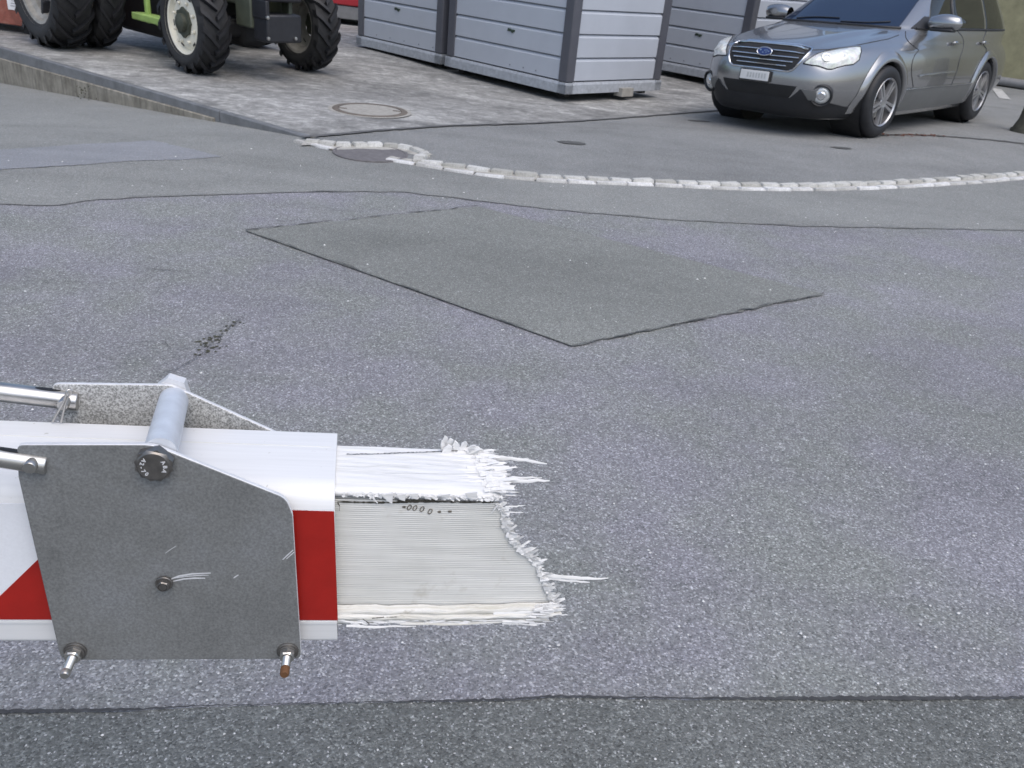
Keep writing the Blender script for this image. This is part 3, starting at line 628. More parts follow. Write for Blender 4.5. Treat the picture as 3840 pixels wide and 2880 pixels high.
container((C1R[0], C1R[1], 0.012), CA, 1.80, 1.62, 'grey panel container farthest left, next to the tractor wheel', latch_at=(0.52, 2), rivets=(0.10, 0.26, 0.43, 0.60, 0.77))
w3 = 1.72; a3 = math.radians(CA)
container((C3L[0]+w3*math.cos(a3), C3L[1]+w3*math.sin(a3), 0.012), CA, w3, 1.62, 'grey panel container behind the bonnet of the silver car', latch_at=(0.46, 2), rivets=(0.40, 0.56, 0.70))

# ------------------------------------------------------------------ red machine behind the tractor
RM = [(-3.6500, 15.4113, 0.0000), (-2.9647, 15.2552, 0.0000)]
rm = tag(empty('red_machine', RM[0]), 'red machine casing on a grey base behind the tractor', 'machine')
rd = (Vector(RM[1])-Vector(RM[0])).normalized(); rn = Vector((rd.y, -rd.x, 0)); Mx = Matrix((rd, -rn, Vector((0, 0, 1)))).transposed()
m = MB(); m.box(rd*0.0-rn*0.8+Vector((0, 0, 0.21)), (2.2, 1.5, 0.20), Mx); m.build('base', M['grey_base'], rm, bevel=0.01)
m = MB(); m.box(rd*0.0-rn*0.8+Vector((0, 0, 0.97)), (2.2, 1.54, 1.30), Mx); m.build('casing', M['red_body'], rm, bevel=0.02)
for sx in (-0.9, 0.9):
    m = MB(); m.box(rd*sx-rn*0.8+Vector((0, 0, 0.05)), (0.15, 1.3, 0.12), Mx); m.build('skid', M['black'], rm)
for x, z, L in ((0.10, 0.475, 0.12), (0.12, 0.445, 0.07), (0.60, 0.475, 0.20), (-0.4, 0.475, 0.2)):
    for i in range(int(L/0.024)):
        m = MB(); m.box(rd*(x+i*0.024)+rn*-0.0285+Vector((0, 0, z)), (0.015, 0.002, rnd.uniform(0.013, 0.02)), Mx); m.build('lettering', M['letter'], rm)

# ------------------------------------------------------------------ ochre wall at the right, with the pipe along its foot
WB = [(8.0044, 16.6158, 0.0000), (8.5024, 16.2480, 0.0000)]
wd = (Vector(WB[1])-Vector(WB[0])).normalized(); wn = Vector((wd.y, -wd.x, 0))
wl = tag(empty('rendered_wall', WB[0]), 'ochre rough rendered wall behind the parked silver car', 'wall')
Mx = Matrix((wd, -wn, Vector((0, 0, 1)))).transposed()
m = MB(); m.box(wd*1.0-wn*0.2+Vector((0, 0, 2.0)), (9.0, 0.36, 4.2), Mx); m.build('render', M['wall'], wl, bevel=0.01)
m = MB(); m.tube([wd*-3.4+wn*0.06+Vector((0, 0, 0.10)), wd*5.4+wn*0.06+Vector((0, 0, 0.10))], 0.075, 14); m.build('foot_pipe', M['grey_base'], wl, smooth=50)
PKL = [(7.7718, 15.9281, 0.0120), (7.8904, 15.8134, 0.0120), (7.2763, 14.1946, 0.0120), (7.1357, 14.2957, 0.0120)]
m = MB(); m.add([(p[0], p[1], zyard(p[0], p[1])+0.006) for p in PKL], [(0, 1, 2, 3)]); tag(m.build('parking_line', M['white_line']), kind='structure')
# stone bollard at the right edge
BO = [(5.6038, 10.4248, 0.0273)][0]
bo = tag(empty('bollard', (BO[0]+0.03, BO[1], zyard(BO[0], BO[1]))), 'dark mossy stone bollard with flared foot beside the car', 'bollard')
m = MB(); m.lathe([(0.0001, 0.86), (0.06, 0.85), (0.085, 0.80), (0.095, 0.55), (0.10, 0.30), (0.115, 0.14), (0.15, 0.05), (0.155, -0.03)], 20); m.build('shaft', M['stone'], bo, smooth=60)
m = MB(); m.lathe([(0.165, 0.035), (0.17, 0.02), (0.165, -0.05), (0.0001, -0.05), (0.0001, 0.035)], 20); m.build('foot', M['stone'], bo, smooth=40)

# ------------------------------------------------------------------ tractor
def agri_tyre(R, rim, w, k=18, lug=0.046):
    """returns (carcass, lugs) meshes turned round the Y axis, lugs in two staggered rows"""
    c = MB(); h = w/2
    prof = [(rim*0.985, -h*0.72), (rim*1.03, -h*0.84), (rim+(R-rim)*0.35, -h*0.97), (R-lug*2.2, -h*0.94), (R-lug*1.15, -h*0.80), (R-lug, -h*0.45), (R-lug*0.9, 0),
            (R-lug, h*0.45), (R-lug*1.15, h*0.80), (R-lug*2.2, h*0.94), (rim+(R-rim)*0.35, h*0.97), (rim*1.03, h*0.84), (rim*0.985, h*0.72)]
    Y = Matrix.Rotation(math.radians(-90), 4, 'X')
    c.lathe(prof, 56, Y); g = MB()
    def pt(a, r, y): return Vector((r*math.cos(a), y, r*math.sin(a)))
    for i in range(k):
        for sd in (-1, 1):
            a0 = 2*math.pi*(i+(0.5 if sd > 0 else 0))/k; st = []
            for u in (0.0, 0.35, 0.7, 1.0, 1.12):
                y = sd*(h*0.06*-1+u*h*1.0); aa = a0+(u**1.15)*0.30*(0.75/max(R, 0.3))**0.4
                rb = R-lug*1.25-(0.0 if u < 0.9 else lug*(1.2 if u < 1.05 else 3.2)); rt = R-(0.0 if u < 0.6 else (0.18*lug if u < 0.9 else (0.75*lug if u < 1.05 else 2.6*lug)))
                lim = rim+0.55*(R-rim); rb = max(rb, lim); rt = max(rt, rb+0.004); y = max(-h*1.0, min(h*1.0, y)); hw = (0.019+0.009*u)/R*0.95
                st.append([pt(aa-hw*1.25, rb, y), pt(aa-hw, rt, y), pt(aa+hw, rt, y), pt(aa+hw*1.25, rb, y)])
            n0 = len(g.v); g.grid([q+[q[0]] for q in st]); g.add(st[0], [(3, 2, 1, 0)]); g.add(st[-1], [(0, 1, 2, 3)])
    return c, g
def tractor_wheel(name_parent, loc, ax_deg, R, rim, w, rim_mat, hub_mat, dish, front=True, k=17):
    wh = empty('wheel', loc, (0, 0, math.radians(ax_deg-90))); wh.parent = name_parent    # local Y = axle, -Y = outboard
    c, g = agri_tyre(R, rim, w, k)
    c.build('tyre', M['rubber_side'], wh, smooth=50); g.build('tread', M['rubber'], wh, smooth=30)
    Y = Matrix.Rotation(math.radians(90), 4, 'X'); h = w/2     # lathe height -> -Y (outboard)
    m = MB(); m.lathe([(rim*1.04, h*0.86), (rim*1.05, h*0.80), (rim*0.99, h*0.74), (rim*0.93, h*0.70), (rim*0.90, h*0.45), (rim*0.80, h*0.30), (rim*0.79, -h*0.30), (rim*0.9, -h*0.5), (rim*0.98, -h*0.8), (rim*1.04, -h*0.86)], 48, Y)
    m.build('rim', rim_mat, wh, smooth=40)
    return wh, Y, h
tA = math.radians(50); AX = Vector((math.cos(tA), math.sin(tA), 0)); HD = Vector((AX.y, -AX.x, 0))
FW = Vector((-3.385, 8.72, 0.012))
tr = empty('tractor', FW + AX*0.62 - HD*0.9)
tag(tr, 'olive and lime green farm tractor with cream front wheel on the concrete pad', 'tractor')
def tl(p): return Vector(p) - tr.location
RF, RR = 0.465, 0.66
def front_wheel(p, out):
    wh, Y, h = tractor_wheel(tr, tl(p+Vector((0, 0, RF))), 50, RF, 0.287, 0.31, M['cream'] if out else M['grey_rim'], M['dark_olive'], 0)
    sg = 1 if out else -1
    F = Y if out else Matrix.Rotation(math.radians(-90), 4, 'X')
    m = MB(); rows = []; K = 60
    for (rr, zz) in ((0.262, 0.045), (0.240, 0.07), (0.205, 0.088), (0.165, 0.094), (0.125, 0.094)):
        R_ = []
        for j in range(K+1):
            a = 2*math.pi*j/K; lobe = 0
            R_.append(F @ Vector(((rr+lobe)*math.cos(a), (rr+lobe)*math.sin(a), zz)))
        rows.append(R_)
    m.grid(rows); m.build('disc', M['cream'] if out else M['grey_rim'], wh, smooth=60)
    m = MB(); P = []
    for j in range(16):
        a = 2*math.pi*j/16; r = 0.118 if j % 2 else 0.138
        P.append((r*math.cos(a), r*math.sin(a)))
    m.prism([F @ Vector((x, y, 0.094)) for x, y in P], (F.to_3x3() @ Vector((0, 0, 0.022)))); m.lathe([(0.085, 0.116), (0.078, 0.150), (0.05, 0.166), (0.0001, 0.168)], 20, F); m.build('hub', M['dark_olive'], wh, smooth=35)
    for j in range(8):
        a = 2*math.pi*(j+0.5)/8; m = MB(); m.lathe([(0.017, 0.094), (0.017, 0.112), (0.010, 0.118), (0.0001, 0.118)], 6, F @ Matrix.Translation((0.182*math.cos(a), 0.182*math.sin(a), 0))); m.build('wheel_nut', M['cream'] if out else M['grey_rim'], wh)
    for j in range(6):
        a = 2*math.pi*(j+0.1)/6; m = MB(); m.box(F @ Vector((0.222*math.cos(a), 0.222*math.sin(a), 0.081)), (0.020, 0.055, 0.006), F.to_3x3() @ Matrix.Rotation(a, 3, 'Z')); m.build('disc_slot', M['oily'], wh, bevel=0.002)
    for j in range(4):
        a = 2*math.pi*(j+0.5)/4; m = MB(); m.box(F @ Vector((0.245*math.cos(a), 0.245*math.sin(a), 0.05)), (0.05, 0.03, 0.07), F.to_3x3() @ Matrix.Rotation(a, 3, 'Z')); m.build('rim_lug', M['cream'] if out else M['grey_rim'], wh, bevel=0.006)
    return wh
front_wheel(FW, True); front_wheel(FW+AX*1.27, False)
RB = FW - HD*1.90
def rear_wheel(p, out, dual, w=0.40):
    wh, Y, h = tractor_wheel(tr, tl(p+Vector((0, 0, RR))), 50, RR, 0.43, w, M['grey_rim'], M['dark_olive'], 0, False, 20)
    F = Y if out else Matrix.Rotation(math.radians(-90), 4, 'X')
    m = MB(); m.lathe([(0.345, 0.02), (0.30, -0.05), (0.20, -0.06), (0.0001, -0.06)], 40, F); m.build('disc', M['grey_rim'], wh, smooth=50)
    m = MB(); m.lathe([(0.15, -0.06), (0.14, 0.03), (0.10, 0.06), (0.0001, 0.06)], 20, F); m.build('hub', M['black'], wh, smooth=40)
    for j in range(6):
        a = 2*math.pi*j/6+0.2; m = MB(); m.box(F @ Vector((0.30*math.cos(a), 0.30*math.sin(a), 0.02)), (0.16, 0.05, 0.10), F.to_3x3() @ Matrix.Rotation(a, 3, 'Z')); m.build('clamp', M['grey_rim'] if j % 2 else M['black'], wh, bevel=0.008)
    return wh
rear_wheel(RB-AX*0.54, True, True); rear_wheel(RB-AX*0.165, True, True, 0.29); rear_wheel(RB+AX*1.27, False, True); rear_wheel(RB+AX*1.79, False, True)
Mt = Matrix((HD, AX, Vector((0, 0, 1)))).transposed()
def tb(name, c, size, mat, bevel=0.01, parent=None):
    """box in tractor axes: x ahead of the front axle, y from the right front wheel inwards, z up"""
    m = MB(); p = FW+HD*c[0]+AX*c[1]+Vector((0, 0, c[2])); m.box(tl(p), size, Mt); return m.build(name, mat, parent or tr, bevel=bevel)
tb('front_axle', (0.0, 0.635, 0.42), (0.16, 0.90, 0.15), M['oily'], 0.03)
tb('axle_housing', (-0.05, 0.60, 0.40), (0.30, 0.32, 0.30), M['oily'], 0.06)
tb('chassis', (-0.75, 0.635, 0.70), (2.0, 0.42, 0.36), M['oily'], 0.03)
tb('engine_frame', (-0.05, 0.40, 0.78), (0.9, 0.16, 0.24), M['olive'], 0.02)
tb('bumper_bracket', (0.42, 0.36, 0.66), (0.26, 0.17, 0.36), M['olive'], 0.015)
tb('bumper_bracket', (0.42, 0.66, 0.66), (0.26, 0.10, 0.36), M['olive'], 0.015)
tb('bonnet', (-0.35, 0.635, 1.12), (1.6, 0.56, 0.5), M['lime'], 0.06)
tb('cab', (-1.75, 0.635, 1.75), (1.15, 0.95, 1.35), M['side_glass'], 0.08)
tb('cab_roof', (-1.75, 0.635, 2.47), (1.35, 1.15, 0.12), M['lime'], 0.05)
tb('mudguard', (-1.9, 0.02, 1.42), (1.1, 0.40, 0.05), M['lime'], 0.02)
tb('mudguard', (-1.9, 1.25, 1.42), (1.1, 0.40, 0.05), M['lime'], 0.02)
tb('gearbox', (-1.1, 0.635, 0.60), (1.5, 0.5, 0.55), M['oily'], 0.05)
tb('belly_shade_bulk', (-1.22, 0.36, 0.53), (1.70, 0.25, 0.70), M['oily'], 0.04)  # tank enlarged into a black bulk that stands in for shade underneath
# black front weight bracket with slots
tb('front_weight', (0.66, 0.50, 0.83), (0.22, 0.40, 0.20), M['black'], 0.02)
tb('front_weight', (0.66, 0.495, 0.50), (0.24, 0.38, 0.25), M['black'], 0.02)
tb('weight_cheek', (0.66, 0.315, 0.66), (0.24, 0.04, 0.16), M['black'], 0.008)
tb('weight_cheek', (0.62, 0.63, 0.66), (0.12, 0.04, 0.16), M['olive'], 0.008)
for i in range(4): tb('weight_slat', (0.76, 0.33+0.085*i, 1.00), (0.10, 0.035, 0.18), M['black'], 0.006)
for y, z in ((0.30, 0.60), (0.60, 0.42), (0.30, 0.42)):
    m = MB(); m.lathe([(0.016, 0), (0.016, 0.02), (0.0001, 0.022)], 8, axis_matrix(tl(FW+HD*0.785+AX*y+Vector((0, 0, z))), HD)); m.build('weight_bolt', M['steel'], tr)
# lime green step and bars between the wheels
tb('step_rail', (-0.85, 0.10, 0.66), (0.75, 0.05, 0.09), M['lime'], 0.012)
tb('step_post', (-1.02, 0.06, 0.62), (0.06, 0.05, 0.55), M['lime'], 0.012)
tb('step', (-0.90, 0.05, 0.40), (0.62, 0.16, 0.07), M['lime'], 0.012)
tb('step', (-0.60, 0.04, 0.40), (0.25, 0.12, 0.09), M['lime'], 0.012)
m = MB(); m.tube([tl(FW+HD*0.02+AX*y+Vector((0, 0, 0.52-0.04*abs(math.sin(y*5))))) for y in (0.2, 0.45, 0.8, 1.05)], 0.022, 8); m.build('tie_rod', M['steel'], tr, smooth=50)
# rusty red box with a paper sheet behind the tractor
RX = [(-6.2745, 10.3221, 0.0000), (-5.7762, 10.1895, 0.0000)]
rx = tag(empty('steel_box', RX[1]), 'rusty red steel box with a white paper sheet behind the tractor', 'box')
xd = (Vector(RX[1])-Vector(RX[0])).normalized(); xn = Vector((xd.y, -xd.x, 0)); Mx = Matrix((xd, -xn, Vector((0, 0, 1)))).transposed()
m = MB(); m.box(xd*-0.75-xn*0.35+Vector((0, 0, 0.58)), (1.5, 0.7, 0.96), Mx); m.build('body', M['rusty'], rx, bevel=0.012)
for sx in (-1.35, -0.15):
    m = MB(); m.box(xd*sx-xn*0.35+Vector((0, 0, 0.03)), (0.12, 0.6, 0.14), Mx); m.build('skid', M['oily'], rx)
m = MB(); m.box(xd*-0.75+xn*0.008+Vector((0, 0, 0.66)), (1.5, 0.016, 0.03), Mx); m.build('rib', M['rusty'], rx, bevel=0.004)
sh = MB(); sh.box(xd*-0.22+xn*0.004+Vector((0, 0, 0.36)), (0.235, 0.003, 0.19), Mx); sh = sh.build('paper_sheet', M['paper'], rx)
for i in range(5):
    m = MB(); m.box(xd*-0.22+xn*0.0065+Vector((0, 0, 0.415-0.027*i)), (0.13+0.03*math.sin(i*2.1), 0.001, 0.009), Mx); m.build('print_line', M['print'], sh)

# ------------------------------------------------------------------ silver estate car
car = empty('parked_car', matrix=Matrix(((math.cos(CARYAW), -math.sin(CARYAW), 0, CARX), (math.sin(CARYAW), math.cos(CARYAW), 0, CARY), (-0.0054, 0.0458, 1, 0.012), (0, 0, 0, 1))))
car.matrix_world = Matrix.Translation((CARX, CARY, 0.012)) @ Matrix.Rotation(CARYAW, 4, 'Z') @ Matrix.Rotation(0.0458, 4, 'X') @ Matrix.Rotation(0.0054, 4, 'Y')
tag(car, 'silver grey estate car with hazy headlamps parked on the yard', 'car')
def cnormal(ph, z):
    e = 2e-3; a = Vector(car_pt(ph+e, z))-Vector(car_pt(ph-e, z)); b = Vector(car_pt(ph, z+e))-Vector(car_pt(ph, z-e))
    n = a.cross(b); 
    if n.length < 1e-9: return Vector((1, 0, 0))
    n.normalize(); p = Vector(car_pt(ph, z)); c = Vector((CAR_XC, 0, 0.6))
    return n if n.dot(p-c) > 0 else -n
def surf(ph, z, off=0.0):
    p = Vector(car_pt(ph, z)); return p + cnormal(ph, z)*off if off else p
def bulge(p):
    """raised centre and creases of the bonnet"""
    x, y, z = p
    if z > 0.70 and x > -0.50 and z < 1.0:
        k = smooth(-0.5, -0.1, x)*smooth(0.70, 0.78, z)
        half = 0.34+0.16*smooth(0.8, -0.4, x)
        return Vector((x, y, z + k*(0.020*(1-smooth(half-0.07, half+0.015, abs(y))) + 0.018*smooth(0.52, 0.66, abs(y)))))
    return Vector(p)
PHN = 121
def phi_list():
    """plan angles with an even spread along the outline at bumper height"""
    ts = [math.pi*i/4000 for i in range(4001)]; P = [Vector(car_pt(t, 0.55)) for t in ts]; L = [0]
    for a, b in zip(P, P[1:]): L.append(L[-1]+(b-a).length)
    o = []; j = 0
    for i in range(PHN):
        t = L[-1]*i/(PHN-1)
        while j < 3999 and L[j+1] < t: j += 1
        o.append(ts[j]+(ts[j+1]-ts[j])*((t-L[j])/max(1e-9, L[j+1]-L[j])))
    return o
PH = phi_list(); PH = [-p for p in PH[:0:-1]] + PH
ZL = [0.17, 0.20, 0.24, 0.28, 0.32, 0.36, 0.40, 0.45, 0.50, 0.55, 0.60, 0.64, 0.68, 0.705, 0.725, 0.745, 0.76, 0.775, 0.79, 0.805, 0.82, 0.835, 0.85, 0.865, 0.88, 0.895, 0.91, 0.925, 0.94, 0.955, 0.97, 0.985,
      1.0, 1.02, 1.05, 1.09, 1.13, 1.17, 1.21, 1.25, 1.29, 1.33, 1.365, 1.39, 1.41, 1.43, 1.448, 1.465, 1.476, 1.485]
m = MB(); rows = [[bulge(surf(p, z)) for p in PH] for z in ZL]
m.grid(rows); nb = len(m.v); n = len(PH)
m.add([(CAR_XC-0.3, 0, 1.492)], []); m.f += [(nb-n+i, nb-n+i+1, nb) for i in range(n-1)]; m.m += [0]*(n-1)
m.add([(CAR_XC, 0, 0.17)], []); m.f += [(i+1, i, nb+1) for i in range(n-1)]; m.m += [0]*(n-1)
body = m.build('body', [M['paint'], M['plastic']], car, smooth=38)
# wheel openings are cut through the shell
cut = MB()
for x in (0.0, -2.67):
    for s in (-1, 1): cut.tube([(x, s*0.45, 0.335), (x, s*1.2, 0.335)], 0.372, 40)
cutter = cut.build('cutter', M['plastic'], car)
bm_ = body.modifiers.new('openings', 'BOOLEAN'); bm_.operation = 'DIFFERENCE'; bm_.object = cutter; bm_.solver = 'EXACT'
bm_.use_self = False
bpy.context.view_layer.update()
me2 = bpy.data.meshes.new_from_object(body.evaluated_get(bpy.context.evaluated_depsgraph_get()))
body.modifiers.clear(); body.data = me2
bpy.data.objects.remove(cutter)
me2.polygons.foreach_set('use_smooth', [True]*len(me2.polygons)); me2.set_sharp_from_angle(angle=math.radians(38))
# dark inside so that nothing shows through the openings
m = MB(); m.box((-1.4, 0, 0.42), (3.9, 1.05, 0.36)); m.box((-1.6, 0, 0.68), (3.6, 1.20, 0.14)); m.build('underbody', M['oily'], car)
def patch(name, poly, mat, off, parent=car, cuts=5, dome=0.0, thick=0.012):
    """a body fitting that follows the body skin: outline in (plan angle, height), raised by off"""
    bm = bmesh.new(); vs = [bm.verts.new((a, b, 0)) for a, b in poly]; bm.faces.new(vs)
    bmesh.ops.triangulate(bm, faces=bm.faces[:])
    for _ in range(cuts):
        long = [e for e in bm.edges if math.hypot((e.verts[0].co.x-e.verts[1].co.x)*1.6, e.verts[0].co.y-e.verts[1].co.y) > 0.022]
        if not long: break
        bmesh.ops.subdivide_edges(bm, edges=long, cuts=1); bmesh.ops.triangulate(bm, faces=bm.faces[:])
    bnd = [v for v in bm.verts if v.is_boundary]; bp = [(v.co.x, v.co.y) for v in bnd]
    info = [(v.co.x, v.co.y, 0 if v.is_boundary else min(math.hypot((v.co.x-a)*1.6, v.co.y-b) for a, b in bp)) for v in bm.verts]
    for v, (a, b, dd) in zip(bm.verts, info): v.co = bulge(surf(a, b)) + cnormal(a, b)*(off+dome*smooth(0, 0.05, dd))
    ex = bmesh.ops.extrude_edge_only(bm, edges=[e for e in bm.edges if e.is_boundary]); 
    for v in [q for q in ex['geom'] if isinstance(q, bmesh.types.BMVert)]:
        v.co += (Vector((CAR_XC+1.2, 0, v.co.z))-v.co).normalized()*thick
    bmesh.ops.recalc_face_normals(bm, faces=bm.faces[:])
    me = bpy.data.meshes.new(name); bm.to_mesh(me); bm.free(); me.materials.append(mat)
    me.polygons.foreach_set('use_smooth', [True]*len(me.polygons)); me.set_sharp_from_angle(angle=math.radians(50))
    return link(name, me, parent)
def line(name, pts, r, mat, parent=car, off=0.0, k=6, closed=False):
    P = [bulge(surf(a, b))+cnormal(a, b)*off for a, b in pts]
    if closed: P.append(P[0])
    m = MB(); m.tube(P, r, k); return m.build(name, mat, parent, smooth=60)
def dense(poly, n=6, closed=True):
    o = []; q = list(poly)+([poly[0]] if closed else [])
    for a, b in zip(q, q[1:]): o += [(a[0]+(b[0]-a[0])*i/n, a[1]+(b[1]-a[1])*i/n) for i in range(n)]
    return o+([] if closed else [q[-1]])
def rounded(poly, it=2):
    for _ in range(it):
        q = []
        for a, b in zip(poly, poly[1:]+poly[:1]): q += [(a[0]*0.78+b[0]*0.22, a[1]*0.78+b[1]*0.22), (a[0]*0.22+b[0]*0.78, a[1]*0.22+b[1]*0.78)]
        poly = q
    return poly
def phy(y, z):
    """plan angle on the nose at sideways distance y"""
    xf, xr, w, nn = car_levels(z); r = min(0.999, abs(y)/w)
    s = r**(nn/2); return math.copysign(math.asin(s), y)
def phx(x, z):
    """plan angle on the left flank at x"""
    xf, xr, w, nn = car_levels(z); a = (xf-CAR_XC) if x >= CAR_XC else (CAR_XC-xr)
    c = math.copysign((abs(x-CAR_XC)/a)**(nn/2), x-CAR_XC); return math.acos(max(-1, min(1, c)))
# headlamps
HL = [(0.1801, 0.6604), (0.2312, 0.7069), (0.2878, 0.7456), (0.3542, 0.7707), (0.4456, 0.7878), (0.5708, 0.7990), (0.6705, 0.8043), (0.7330, 0.7715), (0.7609, 0.7149), (0.7155, 0.6783), (0.6229, 0.6673), (0.5401, 0.6470), (0.4917, 0.6318), (0.4379, 0.6296), (0.3857, 0.6406), (0.3296, 0.6511), (0.2600, 0.6533)]
for s in (1, -1):
    P = [(a*s, b) for a, b in HL]; P = P if s > 0 else P[::-1]
    hl = patch('headlamp', P, M['lens'], 0.004, dome=0.016)
    line('lamp_seal', P, 0.006, M['plastic'], hl, 0.003, closed=True)
    for y, z, r in ((0.56, 0.715, 0.046), (0.64, 0.745, 0.030)):
        a = phy(y, z)*s; c = surf(a, z, 0.021); nn = cnormal(a, z)
        m = MB(); m.lathe([(r, 0.0), (r*0.92, 0.003), (r*0.72, 0.001), (r*0.6, 0.004), (0.0001, 0.007)], 20, axis_matrix(c, nn)); m.build('reflector', M['foglens'], hl, smooth=50)
# grille with its chrome frame, slats and badge
GR = [(-0.385, 0.785), (0.385, 0.785), (0.405, 0.76), (0.385, 0.69), (0.33, 0.60), (0.29, 0.582), (-0.29, 0.582), (-0.33, 0.60), (-0.385, 0.69), (-0.405, 0.76)]
GRP = [(phy(y, z), z) for y, z in GR]
gr = patch('grille', dense(GRP, 3), M['oily'], 0.003, thick=0.02)
GF = dense(GRP, 4); line('grille_frame', GF, 0.009, M['chrome'], gr, 0.006, closed=True)
line('grille_frame', dense([(phy(-0.37, 0.772), 0.772), (phy(0.37, 0.772), 0.772)], 12, False), 0.011, M['chrome'], gr, 0.009)
for i, z in enumerate((0.735, 0.698, 0.661, 0.624)):
    w = 0.375-0.02*i-0.012*i*i*0.5
    line('grille_slat', dense([(phy(-w, z), z), (phy(w, z), z)], 14, False), 0.006, M['chrome'], gr, 0.010)
m = MB(); Mx = axis_matrix(surf(0, 0.716, 0.022), (1, 0, 0.35), (0, 1, 0)); K = 24
ring = [Mx @ Vector((0.080*math.cos(6.2832*i/K), 0.040*math.sin(6.2832*i/K), 0)) for i in range(K)]; ring2 = [Mx @ Vector((0.072*math.cos(6.2832*i/K), 0.034*math.sin(6.2832*i/K), 0.010)) for i in range(K)]
m.add(ring+ring2, [(i, (i+1) % K, K+(i+1) % K, K+i) for i in range(K)]+[tuple(range(K, 2*K))]); bd = m.build('badge', M['emblem'], gr, smooth=40)
m = MB(); m.tube([Mx @ Vector((0.077*math.cos(6.2832*i/K), 0.037*math.sin(6.2832*i/K), 0.006)) for i in range(K+1)], 0.006, 6); m.build('badge_ring', M['chrome'], gr, smooth=50)
for x, y, r in ((-0.042, 0.010, 0.013), (-0.012, -0.012, 0.008), (0.004, 0.008, 0.008), (0.022, -0.010, 0.008), (0.026, 0.010, 0.008), (0.044, 0.0, 0.008)):
    m = MB(); P = []
    for i in range(8):
        a = 6.2832*i/8; q = r if i % 2 == 0 else r*0.42; P.append(Mx @ Vector((x+q*math.cos(a), y+q*math.sin(a), 0.0105)))
    m.prism(P, Mx.to_3x3() @ Vector((0, 0, 0.003))); m.build('badge_star', M['chrome'], gr)
# number plate on its black holder, characters unreadable
Mx = axis_matrix(surf(phy(-0.025, 0.518), 0.518, 0.022), (1, 0, 0.05), (0, 1, 0))
m = MB(); m.box(Mx @ Vector((0, 0, -0.004)), (0.325, 0.105, 0.016), Mx.to_3x3()); np_ = m.build('number_plate', M['plastic'], car, bevel=0.006)
m = MB(); m.box(Mx @ Vector((0, 0, 0.006)), (0.302, 0.084, 0.008), Mx.to_3x3()); m.build('plate_face', M['plate_white'], np_, bevel=0.006)
m = MB()
for i in range(7): m.box(Mx @ Vector((-0.068+0.030*i, 0, 0.0106)), (0.019, 0.044, 0.001), Mx.to_3x3())
m.build('blurred_characters', M['plate_smudge'], np_)
# lower bumper: intake, dark lip, fog lamps in their wells
IN = [(-0.38, 0.462), (0.40, 0.462), (0.33, 0.352), (-0.31, 0.352)]
patch('air_intake', dense([(phy(y, z), z) for y, z in IN][::-1], 4), M['oily'], 0.004)
LP = [(phy(y, z), z) for y, z in ((0.62, 0.345), (0.70, 0.30), (0.80, 0.285))]+[(phx(0.36, 0.285), 0.285), (phx(0.36, 0.19), 0.19), (phy(0.5, 0.18), 0.18), (0, 0.18)]
half = [(0, 0.352), (phy(0.34, 0.352), 0.352), (phy(0.43, 0.44), 0.44), (phy(0.47, 0.43), 0.43)]+LP
lipP = half + [(-a, b) for a, b in half[-2:0:-1]]
patch('bumper_lip', dense(lipP, 3)[::-1], M['plastic'], 0.006, cuts=6)
lh = [(0.35, 0.45), (0.40, 0.45), (0.44, 0.365), (0.36, 0.352)]
for s in (1, -1):
    P = [(phy(y, z)*s, z) for y, z in ((0.44, 0.445), (0.56, 0.44), (0.56, 0.35), (0.50, 0.355))]
    patch('fog_surround', P if s < 0 else P[::-1], M['clad'], 0.009)
    a = phy(0.60, 0.40)*s; c = surf(a, 0.40, -0.008); d_ = (cnormal(a, 0.40)+Vector((0.8, 0, 0))).normalized(); Mx = axis_matrix(c, d_)
    m = MB(); m.lathe([(0.102, -0.05), (0.102, 0.022), (0.092, 0.030), (0.080, 0.018), (0.074, -0.02)], 28, Mx); fg = m.build('fog_lamp', M['plastic'], car, smooth=40)
    m = MB(); m.lathe([(0.078, 0.0), (0.076, 0.014), (0.05, 0.026), (0.0001, 0.030)], 24, Mx); m.build('fog_lens', M['foglens'], fg, smooth=60)
    m = MB(); m.lathe([(0.040, 0.026), (0.030, 0.034), (0.018, 0.030), (0.0001, 0.036)], 18, Mx); m.build('fog_bulb', M['chrome'], fg, smooth=50)
# two-tone lower cladding and sills along the flanks, flared arch lips
for s in (1, -1):
    P = [(phx(-0.40, 0.44), 0.44), (phx(-2.26, 0.44), 0.44), (phx(-2.33, 0.22), 0.22), (phx(-0.34, 0.22), 0.22)]
    P = dense([(a*s, b) for a, b in P], 10); patch('sill_cladding', P if s < 0 else P[::-1], M['clad'], 0.010)
    line('sill_edge', dense([(phx(-0.40, 0.44)*s, 0.44), (phx(-2.27, 0.44)*s, 0.44)], 16, False), 0.008, M['paint'], car, 0.010)
    for x0 in (0.0, -2.67):
        rows = []
        for i in range(29):
            t = math.radians(-14+208*i/28); R = []
            for rr, off in ((0.366, -0.05), (0.368, 0.020), (0.378, 0.030), (0.400, 0.030), (0.425, 0.022), (0.450, 0.004)):
                x = x0+rr*math.cos(t); z = max(0.19, 0.335+rr*math.sin(t)); p = bulge(surf(phx(x, z)*s, z)); R.append(p+Vector((0, s*off, 0)))
            rows.append(R)
        m = MB(); m.grid(rows); m.build('arch_flare', M['paint'], car, smooth=60)
        m = MB(); m.lathe([(0.37, 0), (0.37, 0.30), (0.0001, 0.30)], 32, axis_matrix(Vector((x0, s*0.80, 0.335)), (0, -s, 0))); m.build('wheel_house', M['oily'], car, smooth=40)
